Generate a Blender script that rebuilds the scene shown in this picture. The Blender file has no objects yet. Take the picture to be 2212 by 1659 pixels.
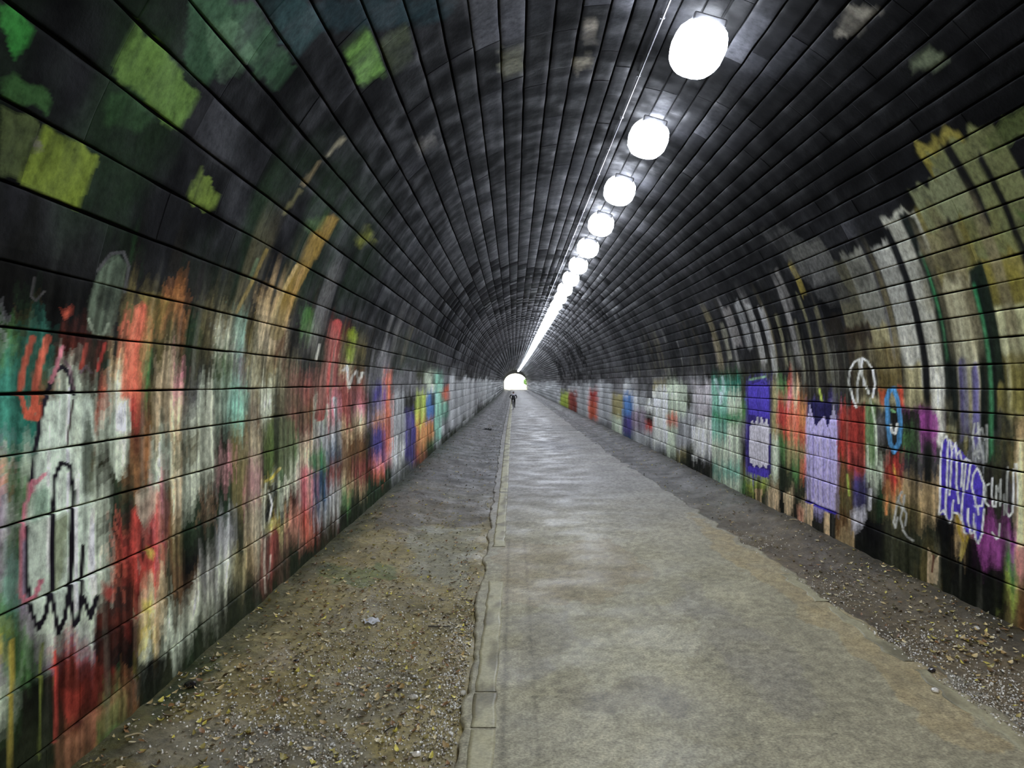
import bpy, bmesh, math, random
import numpy as np
from mathutils import Vector, Matrix

random.seed(7)
rng = np.random.default_rng(11)
SC = bpy.context.scene
COL = SC.collection

# ------------------------------------------------------------------ camera, world, exposure
EYE = 2.4                      # camera height above the path
F = 1700.0                     # focal length in pixels of the 2212 px wide frame
VX, VY = 1110.0, 825.0         # where the tunnel axis vanishes in the photograph
cam_d = bpy.data.cameras.new('camera')
cam = bpy.data.objects.new('camera', cam_d)
COL.objects.link(cam)
cam_d.sensor_width = 36.0
cam_d.lens = 36.0 * F / 2212.0
cam_d.shift_x = -(VX - 1106.0) / 2212.0
cam_d.shift_y = (VY - 829.5) / 2212.0
cam_d.clip_end = 2000
cam.location = (0, 0, EYE)
cam.rotation_euler = (math.pi / 2, 0, 0)
SC.camera = cam

SC.view_settings.view_transform = 'Standard'
SC.view_settings.look = 'None'
SC.view_settings.gamma = 1.0
SC.view_settings.use_curve_mapping = False
SC.view_settings.exposure = 1.3
cy = SC.cycles
cy.max_bounces = 4; cy.diffuse_bounces = 2; cy.glossy_bounces = 2; cy.transmission_bounces = 2; cy.volume_bounces = 0
cy.use_adaptive_sampling = True; cy.adaptive_threshold = 0.05
cy.sample_clamp_indirect = 4.0

SKY_STRENGTH = 4.2
LAMP_STRENGTH = 26.0
LAMP_COLOUR = (0.82, 0.88, 1.0)

world = bpy.data.worlds.new('overcast_sky')
SC.world = world
world.use_nodes = True
wn = world.node_tree
wn.nodes.clear()
w_out = wn.nodes.new('ShaderNodeOutputWorld')
w_bg = wn.nodes.new('ShaderNodeBackground')
w_bg.inputs['Color'].default_value = (1.0, 0.97, 0.80, 1)
w_bg.inputs['Strength'].default_value = SKY_STRENGTH
wn.links.new(w_bg.outputs[0], w_out.inputs['Surface'])

Y_BACK, Y_END = -14.0, 254.0   # the two mouths of the tunnel

# ------------------------------------------------------------------ small helpers
def tag(o, label=None, cat=None, group=None, kind=None):
    if label: o['label'] = label
    if cat: o['category'] = cat
    if group: o['group'] = group
    if kind: o['kind'] = kind
    return o

def link(name, me, parent=None, loc=None):
    o = bpy.data.objects.new(name, me)
    COL.objects.link(o)
    if parent: o.parent = parent
    if loc is not None: o.location = loc
    return o

def empty(name, loc=(0, 0, 0)):
    o = bpy.data.objects.new(name, None)
    COL.objects.link(o)
    o.location = loc
    o.empty_display_size = 0.1
    return o

def mesh_np(name, verts, quads=None, tris=None, col=None, smooth=False):
    me = bpy.data.meshes.new(name)
    nq = 0 if quads is None else len(quads)
    nt = 0 if tris is None else len(tris)
    me.vertices.add(len(verts))
    me.vertices.foreach_set('co', np.asarray(verts, dtype=np.float32).ravel())
    me.loops.add(nq * 4 + nt * 3)
    li = []
    if nq: li.append(np.asarray(quads).ravel())
    if nt: li.append(np.asarray(tris).ravel())
    me.loops.foreach_set('vertex_index', np.concatenate(li).astype(np.int32))
    me.polygons.add(nq + nt)
    st = np.concatenate([np.arange(nq) * 4, nq * 4 + np.arange(nt) * 3]).astype(np.int32)
    me.polygons.foreach_set('loop_start', st)
    if smooth:
        me.polygons.foreach_set('use_smooth', np.ones(nq + nt, dtype=bool))
    if col is not None:
        a = me.color_attributes.new('Col', 'FLOAT_COLOR', 'POINT')
        c4 = np.ones((len(verts), 4), dtype=np.float32)
        c4[:, :3] = col
        a.data.foreach_set('color', c4.ravel())
    me.update(calc_edges=True)
    return me

def lin(c):
    c = np.asarray(c, dtype=float) / 255.0
    return np.where(c <= 0.04045, c / 12.92, ((c + 0.055) / 1.055) ** 2.4)

def _hash(ix, iy, seed):
    h = (ix.astype(np.int64) * 374761393 + iy.astype(np.int64) * 668265263 + seed * 974711) & 0x7fffffff
    h = ((h ^ (h >> 13)) * 1274126177) & 0x7fffffff
    h = ((h ^ (h >> 16)) * 2246822519) & 0x7fffffff
    return (h ^ (h >> 15) & 0x7fffffff) % 100003 / 100003.0

def noise(x, y, seed=0):
    x = np.asarray(x, float); y = np.asarray(y, float)
    ix = np.floor(x); iy = np.floor(y)
    fx = x - ix; fy = y - iy
    fx = fx * fx * (3 - 2 * fx); fy = fy * fy * (3 - 2 * fy)
    a = _hash(ix, iy, seed); b = _hash(ix + 1, iy, seed)
    c = _hash(ix, iy + 1, seed); d = _hash(ix + 1, iy + 1, seed)
    return (a * (1 - fx) + b * fx) * (1 - fy) + (c * (1 - fx) + d * fx) * fy

def fbm(x, y, seed=0, o=3):
    s = 0; w = 0; a = 1.0
    for i in range(o):
        s = s + a * noise(x * 2 ** i, y * 2 ** i, seed + i * 17); w += a; a *= 0.5
    return s / w

def sstep(a, b, x):
    t = np.clip((x - a) / (b - a), 0, 1)
    return t * t * (3 - 2 * t)

# ------------------------------------------------------------------ materials
def mat_new(name):
    m = bpy.data.materials.new(name)
    m.use_nodes = True
    nt = m.node_tree
    return m, nt, nt.nodes['Principled BSDF'], nt.links

def mat_plain(name, rgb, rough=0.7, metal=0.0, noise_scale=None, spread=0.25, bump=0.0, spec=0.5):
    m, nt, b, L = mat_new(name)
    b.inputs['Roughness'].default_value = rough
    b.inputs['Metallic'].default_value = metal
    b.inputs['Specular IOR Level'].default_value = spec
    if noise_scale:
        tc = nt.nodes.new('ShaderNodeTexCoord')
        n = nt.nodes.new('ShaderNodeTexNoise'); n.inputs['Scale'].default_value = noise_scale
        n.inputs['Detail'].default_value = 4
        L.new(tc.outputs['Object'], n.inputs['Vector'])
        r = nt.nodes.new('ShaderNodeValToRGB')
        r.color_ramp.elements[0].position = 0.3; r.color_ramp.elements[1].position = 0.7
        r.color_ramp.elements[0].color = tuple(c * (1 - spread) for c in rgb) + (1,)
        r.color_ramp.elements[1].color = tuple(min(1, c * (1 + spread)) for c in rgb) + (1,)
        L.new(n.outputs['Fac'], r.inputs['Fac']); L.new(r.outputs['Color'], b.inputs['Base Color'])
        if bump:
            bp = nt.nodes.new('ShaderNodeBump'); bp.inputs['Strength'].default_value = bump
            bp.inputs['Distance'].default_value = 0.02
            L.new(n.outputs['Fac'], bp.inputs['Height']); L.new(bp.outputs['Normal'], b.inputs['Normal'])
    else:
        b.inputs['Base Color'].default_value = tuple(rgb) + (1,)
    return m

def mat_painted(name, s1, s2, rough=(0.45, 0.85), bump=0.35, contrast=(0.62, 1.3), dist=0.012, spec=0.4, stretch=(1, 1, 1)):
    """surface colour from the 'Col' attribute with procedural grain, wear and relief"""
    m, nt, b, L = mat_new(name)
    at = nt.nodes.new('ShaderNodeAttribute'); at.attribute_name = 'Col'
    geo = nt.nodes.new('ShaderNodeNewGeometry')
    mp = nt.nodes.new('ShaderNodeMapping'); mp.inputs['Scale'].default_value = stretch
    L.new(geo.outputs['Position'], mp.inputs['Vector'])
    n1 = nt.nodes.new('ShaderNodeTexNoise'); n1.inputs['Scale'].default_value = s1
    n1.inputs['Detail'].default_value = 6; n1.inputs['Roughness'].default_value = 0.65
    n2 = nt.nodes.new('ShaderNodeTexNoise'); n2.inputs['Scale'].default_value = s2
    n2.inputs['Detail'].default_value = 3
    L.new(mp.outputs[0], n1.inputs['Vector']); L.new(mp.outputs[0], n2.inputs['Vector'])
    mr = nt.nodes.new('ShaderNodeMapRange')
    mr.inputs['From Min'].default_value = 0.3; mr.inputs['From Max'].default_value = 0.7
    mr.inputs['To Min'].default_value = contrast[0]; mr.inputs['To Max'].default_value = contrast[1]
    L.new(n1.outputs['Fac'], mr.inputs['Value'])
    mx = nt.nodes.new('ShaderNodeVectorMath'); mx.operation = 'SCALE'
    L.new(at.outputs['Color'], mx.inputs[0]); L.new(mr.outputs[0], mx.inputs['Scale'])
    L.new(mx.outputs[0], b.inputs['Base Color'])
    rr = nt.nodes.new('ShaderNodeMapRange')
    rr.inputs['From Min'].default_value = 0.35; rr.inputs['From Max'].default_value = 0.65
    rr.inputs['To Min'].default_value = rough[0]; rr.inputs['To Max'].default_value = rough[1]
    L.new(n2.outputs['Fac'], rr.inputs['Value']); L.new(rr.outputs[0], b.inputs['Roughness'])
    b.inputs['Specular IOR Level'].default_value = spec
    bp = nt.nodes.new('ShaderNodeBump'); bp.inputs['Strength'].default_value = bump
    bp.inputs['Distance'].default_value = dist
    L.new(n1.outputs['Fac'], bp.inputs['Height']); L.new(bp.outputs['Normal'], b.inputs['Normal'])
    return m

M = {}
M['stone'] = mat_painted('painted_masonry', 14.0, 2.5, rough=(0.6, 0.95), spec=0.04, bump=0.3, contrast=(0.55, 1.4))
M['mortar'] = mat_plain('dark_mortar', (0.006, 0.006, 0.006), 0.95, noise_scale=4, spec=0.1)
M['path'] = mat_painted('worn_asphalt', 48.0, 1.3, rough=(0.5, 0.8), bump=0.6, contrast=(0.5, 1.45), dist=0.006, spec=0.35)
M['verge'] = mat_painted('wet_dirt', 16.0, 1.6, rough=(0.35, 0.8), bump=0.8, contrast=(0.55, 1.35), dist=0.03, spec=0.5)
M['line'] = mat_painted('worn_line_paint', 40.0, 3.0, rough=(0.5, 0.7), bump=0.2, contrast=(0.7, 1.15), dist=0.003)
M['litter'] = mat_painted('leaf_litter', 25.0, 6.0, rough=(0.25, 0.6), bump=0.2, contrast=(0.7, 1.2), dist=0.003, spec=0.6)
M['gravel'] = mat_painted('wet_gravel', 60.0, 20.0, rough=(0.12, 0.4), bump=0.2, contrast=(0.7, 1.2), dist=0.003, spec=0.7)

# ------------------------------------------------------------------ tunnel profile (metres, about the eye axis)
XL, XR = -1.08 * EYE, 1.97 * EYE
CX, AX = 0.5 * (XL + XR), 0.5 * (XR - XL)
ZS, BZ = -0.12 * EYE, 1.72 * EYE           # springing height and arch rise, relative to the eye

def ray_profile(th):
    """distance from the eye axis to the lining along direction th (radians)"""
    c, s = np.cos(th), np.sin(th)
    # ellipse
    A = (c / AX) ** 2 + (s / BZ) ** 2
    B = -2 * (CX * c / AX ** 2 + ZS * s / BZ ** 2)
    C = (CX / AX) ** 2 + (ZS / BZ) ** 2 - 1
    r = (-B + np.sqrt(np.maximum(B * B - 4 * A * C, 0))) / (2 * A)
    z = r * s
    rw = np.where(c < 0, XL / np.minimum(c, -1e-6), XR / np.maximum(c, 1e-6))
    return np.where(z < ZS, rw, r)

TH_A, TH_B = math.radians(226.5), math.radians(-31.0)
th_tab = np.linspace(TH_A, TH_B, 1400)
r_tab = ray_profile(th_tab)
x_tab, z_tab = r_tab * np.cos(th_tab), r_tab * np.sin(th_tab)
s_tab = np.concatenate([[0], np.cumsum(np.hypot(np.diff(x_tab), np.diff(z_tab)))])

def s_of_deg(d):
    return float(np.interp(-math.radians(d), -th_tab, s_tab))

def bend(y):
    """the tunnel drifts slightly to the left towards its far mouth"""
    t = np.clip((np.asarray(y, float) - 70.0) / 184.0, 0, 2)
    return -0.55 * t * t

def lining(s, y, out=0.0):
    """world point on the lining at arc length s and depth y, moved inwards by out"""
    x = np.interp(s, s_tab, x_tab); z = np.interp(s, s_tab, z_tab)
    e = 0.02
    tx = np.interp(s + e, s_tab, x_tab) - np.interp(s - e, s_tab, x_tab)
    tz = np.interp(s + e, s_tab, z_tab) - np.interp(s - e, s_tab, z_tab)
    l = np.hypot(tx, tz) + 1e-9
    nx, nz = tz / l, -tx / l            # inward normal (left wall runs upwards)
    return np.stack([x + nx * out + bend(y), np.broadcast_to(y, np.shape(x)).astype(float), z + nz * out + EYE], -1)

def project(P):
    y = np.maximum(P[..., 1], 0.4)
    return VX + F * P[..., 0] / y, VY - F * (P[..., 2] - EYE) / y

# joints between the courses, as directions from the vanishing point (degrees)
JOINTS = [226.4, 218.0, 211.8, 204.5, 195.9, 188.3, 181.4, 173.9, 166.6, 158.5, 151.0, 143.1, 136.3, 130.4, 124.0, 118.0,
          111.8, 106.1, 101.4, 96.9, 92.3, 88.1, 83.6, 79.6, 75.5, 72.3, 69.5, 66.2, 63.1, 60.2, 57.4, 54.3, 51.4,
          48.6, 45.4, 42.4, 39.6, 36.7, 33.8, 31.1, 28.5, 25.8, 22.8, 19.9, 17.0, 14.2, 11.5, 8.3, 5.2, 2.1, -0.9,
          -3.8, -6.7, -10.1, -13.8, -17.8, -22.2, -26.6, -30.9]
SJ = [s_of_deg(d) for d in JOINTS]
I_L, I_R = JOINTS.index(151.0), JOINTS.index(31.1)   # where walls turn into vault

# ------------------------------------------------------------------ what is painted on the masonry
PAL = {'k': (16, 16, 14), 'K': (36, 34, 30), 'd': (48, 50, 34), 'o': (96, 86, 46), 'O': (140, 130, 84), 'w': (188, 202, 178),
       'W': (226, 228, 222), 'g': (72, 122, 62), 'G': (30, 54, 30), 't': (34, 124, 104), 'T': (112, 172, 150), 'c': (214, 92, 64),
       'r': (188, 44, 38), 'R': (84, 30, 20), 'p': (216, 122, 140), 'u': (136, 120, 138), 'v': (72, 62, 130), 'b': (62, 112, 172),
       'n': (186, 156, 108), 'e': (212, 184, 142), 's': (158, 160, 164), 'S': (102, 101, 104), 'y': (198, 178, 42), 'Y': (150, 168, 52),
       'm': (146, 58, 138), 'B': (108, 72, 38), 'a': (196, 122, 62), 'l': (176, 166, 216), 'V': (72, 58, 162), 'i': (138, 62, 56),
       'q': (44, 80, 112), 'h': (60, 58, 60)}
PALI = {k: i for i, k in enumerate(PAL)}
PALV = lin(np.array(list(PAL.values())))

# vertical strips of paint, left wall: (x0, x1, "y code y code ...") in photograph pixels
STRIPS_L = """
0 18|0 k 715 s 735 g 790 t 960 u 990 O 1030 c 1050 u 1145 u 1180 S 1230 u 1280 g 1375 y 1420 u 1490 w 1590 k
18 45|0 k 715 g 760 t 985 w 1000 g 1100 w 1130 g 1200 T 1320 g 1490 w 1530 g 1590 k
45 75|0 k 640 G 690 o 712 t 780 t 930 t 990 w 1010 w 1060 g 1140 u 1280 u 1310 u 1390 g 1480 g 1500 k
75 115|0 k 715 t 780 o 850 c 880 K 920 t 985 w 1100 w 1300 w 1370 u 1420 g 1440 G 1470 k
115 165|0 k 715 R 790 w 850 w 990 w 1340 w 1368 u 1395 r 1412 i 1430 R 1600 a
165 205|0 k 712 R 790 d 820 w 930 o 990 w 1080 w 1300 w 1345 u 1390 r 1405 i 1425 R 1580 a
205 235|0 k 735 R 800 G 850 K 880 c 930 w 1000 d 1090 w 1160 d 1200 w 1320 K 1350 R 1400 R 1540 g
235 270|0 k 740 K 800 n 850 w 960 w 1000 d 1090 G 1130 K 1180 c 1200 k 1260 c 1290 K 1360 R 1440 k 1520 g
270 300|0 G 560 K 640 o 720 c 850 r 900 R 960 B 1040 d 1100 K 1130 R 1180 r 1230 R 1300 K 1330 R 1390 k 1480 a
300 330|0 k 640 o 690 a 740 g 850 B 950 a 1040 o 1080 w 1180 r 1230 c 1270 e 1350 y 1400 w 1450 k
330 350|0 k 640 o 730 d 850 o 960 w 1060 p 1200 r 1260 e 1300 n 1400 d
350 375|0 k 640 a 690 o 740 o 800 e 850 e 960 o 980 w 1060 o 1110 B 1230 d 1300 d 1370 w 1440 d
375 400|0 K 650 a 690 B 750 d 800 p 850 e 930 o 1000 e 1100 o 1200 B 1300 w 1390 d
400 430|0 k 560 K 680 G 750 d 850 S 900 w 940 o 1000 w 1030 w 1090 G 1180 k 1270 B 1300 w 1380 G
430 470|0 k 560 K 640 d 660 o 770 d 850 w 930 w 1010 w 1050 d 1100 a 1120 G 1220 s 1300 w 1360 d
470 500|0 k 590 d 690 O 730 w 770 g 840 T 880 T 920 d 1000 p 1040 G 1130 s 1220 w 1280 K
500 530|0 k 600 d 690 T 750 S 840 T 880 T 920 o 1000 o 1100 d 1200 O 1280 K
530 560|0 K 600 K 690 o 780 O 860 B 930 n 1000 p 1090 e 1180 n 1250 K
560 590|0 K 640 n 750 o 800 O 830 w 900 o 940 d 1010 G 1040 y 1060 w 1080 k 1130 w 1150 i 1280 k
590 620|0 K 560 n 660 n 730 B 800 O 830 o 940 g 1020 G 1040 w 1080 k 1120 y 1150 i 1270 k
620 650|0 K 560 o 640 K 720 K 780 o 810 i 850 B 900 i 950 g 1010 w 1060 R 1120 c 1180 G 1200 k
650 680|0 K 680 g 720 K 790 d 815 i 870 B 920 i 950 e 1000 p 1090 i 1120 c 1160 d 1180 k
680 705|0 K 690 K 740 d 800 i 860 w 910 s 975 g 1010 q 1090 s 1130 R 1180 k
705 735|0 K 690 R 720 i 780 i 850 p 890 i 910 s 960 q 980 S 1000 i 1040 s 1120 R 1160 k
735 760|0 K 690 R 720 o 790 e 810 i 830 i 920 n 940 B 980 B 1040 n 1060 g 1100 k
760 790|0 K 700 d 730 o 780 d 800 B 830 i 870 p 900 e 930 B 1000 i 1050 n 1070 G 1090 k
790 805|0 K 760 K 800 S 850 h 900 u 930 d 960 K 1000 R 1040 G
805 830|0 K 760 S 830 v 870 u 900 a 920 v 990 p 1010 c 1030 G
830 845|0 K 740 S 780 u 800 c 870 c 930 c 980 p 1000 G 1040 k
845 875|0 h 700 d 780 G 800 S 850 s 900 s 960 W 1000 s 1040 S
875 897|0 h 700 G 790 S 850 K 890 v 960 v 1000 S
897 920|0 h 700 G 790 d 830 S 850 Y 900 y 920 a 980 c 1000 S
920 938|0 h 740 d 800 w 850 b 905 a 950 g 970 K
938 955|0 h 800 T 850 T 950 s 970 K
955 970|0 h 800 S 838 c 865 T 900 s 940 K
970 1000|0 h 790 s 930 K
1000 1030|0 h 800 s 900 s 960 K
1030 1110|0 h 815 s 870 S
"""
STRIPS_R = """
1110 1165|0 h 828 s 862 K
1165 1210|0 h 828 s 890 S 905 K
1210 1228|0 h 830 S 848 Y 888 d 905 K
1228 1246|0 h 830 s 846 i 900 S 920 K
1246 1272|0 h 828 s 915 K
1272 1290|0 h 828 s 842 r 868 c 905 s 930 K
1290 1320|0 h 825 s 880 s 910 S 935 K
1320 1346|0 h 830 S 850 O 900 w 945 d 960 K
1346 1366|0 h 820 s 850 b 900 v 940 q 958 K
1366 1395|0 h 825 S 850 s 885 u 930 s 965 d
1395 1410|0 h 835 S 865 W 890 k 908 r 930 s 960 S 975 d
1410 1440|0 h 810 S 825 O 840 W 960 s 980 d
1440 1462|0 h 800 d 825 w 900 c 920 w 960 w 985 d
1462 1482|0 h 815 S 830 w 900 s 970 O 990 d
1482 1496|0 h 815 S 850 d 880 s 960 d 990 k
1496 1520|0 h 800 S 828 s 900 S 915 W 985 K 1000 k
1520 1537|0 h 800 K 825 s 870 S 900 W 975 s 990 K 1020 k
1537 1570|0 h 790 G 815 t 830 T 890 t 905 T 950 w 1000 T 1030 w 1055 g
1570 1600|0 h 790 G 820 t 850 w 893 g 912 w 1000 T 1040 w 1070 g
1600 1614|0 K 800 d 862 g 905 S 950 K 1000 o 1030 g 1065 d
1614 1662|0 K 800 d 820 G 826 V 1030 Y 1060 d
1662 1680|0 K 830 O 890 O 950 w 1040 O 1050 d 1060 e 1105 k
1680 1698|0 K 825 g 860 O 875 r 945 g 1000 G 1010 k 1100 k
1698 1712|0 K 815 c 835 p 866 c 935 O 1000 G 1020 d 1065 e 1112 k
1712 1730|0 K 815 B 835 e 866 c 925 c 955 O 1000 g 1040 d 1090 K
1730 1746|0 K 840 B 870 a 930 r 955 O 988 c 1028 d 1085 e 1142 k
1746 1810|0 K 820 K 870 v 900 l 1100 K
1810 1846|0 K 870 K 888 r 915 R 950 r 985 R 1000 B 1060 o 1110 B 1150 n
1846 1868|0 K 830 d 860 R 885 r 960 R 985 r 1020 v 1095 s 1120 S 1150 k
1868 1890|0 K 820 o 860 g 880 g 1000 w 1040 S 1060 d 1130 k
1890 1912|0 o 760 K 840 d 870 d 900 S 960 d 1000 w 1040 G 1120 k 1220 k
1912 1946|0 o 780 B 835 K 980 K 995 r 1048 a 1075 O 1110 d 1160 d
1946 1985|0 K 800 K 840 m 870 K 940 g 970 h 1040 n 1080 o 1130 d
1985 2030|0 K 820 B 850 K 890 m 955 h 1040 n 1080 n 1120 d 1180 o
2030 2060|0 K 850 K 900 O 945 h 1110 k 1300 k
2060 2100|0 K 840 w 900 O 945 d 1000 h 1110 n 1200 k
2100 2130|0 K 860 v 900 d 940 s 1000 K 1150 m 1220 k
2130 2165|0 K 860 h 900 h 950 G 1000 d 1040 K 1140 m 1235 k
2165 2198|0 K 830 o 880 d 950 o 1010 h 1090 K 1130 m 1180 g 1250 Y 1290 o
2198 2400|0 K 830 o 900 n 960 e 1185 p 1240 o 1270 B
"""

def parse(txt):
    out = []
    for ln in txt.strip().splitlines():
        a, b = ln.split('|')
        x0, x1 = map(float, a.split())
        t = b.split()
        out.append((x0, x1, np.array([float(v) for v in t[0::2]]), np.array([PALI[c] for c in t[1::2]])))
    return out
SL, SR = parse(STRIPS_L), parse(STRIPS_R)

def strips_colour(strips, px, py):
    col = np.zeros((len(px), 3))
    edges = np.array([s[0] for s in strips])
    k = np.clip(np.searchsorted(edges, px, side='right') - 1, 0, len(strips) - 1)
    for i, (x0, x1, ys, cs) in enumerate(strips):
        m = k == i
        if m.any():
            j = np.clip(np.searchsorted(ys, py[m], side='right') - 1, 0, len(ys) - 1)
            col[m] = PALV[cs[j]]
    return col

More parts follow.
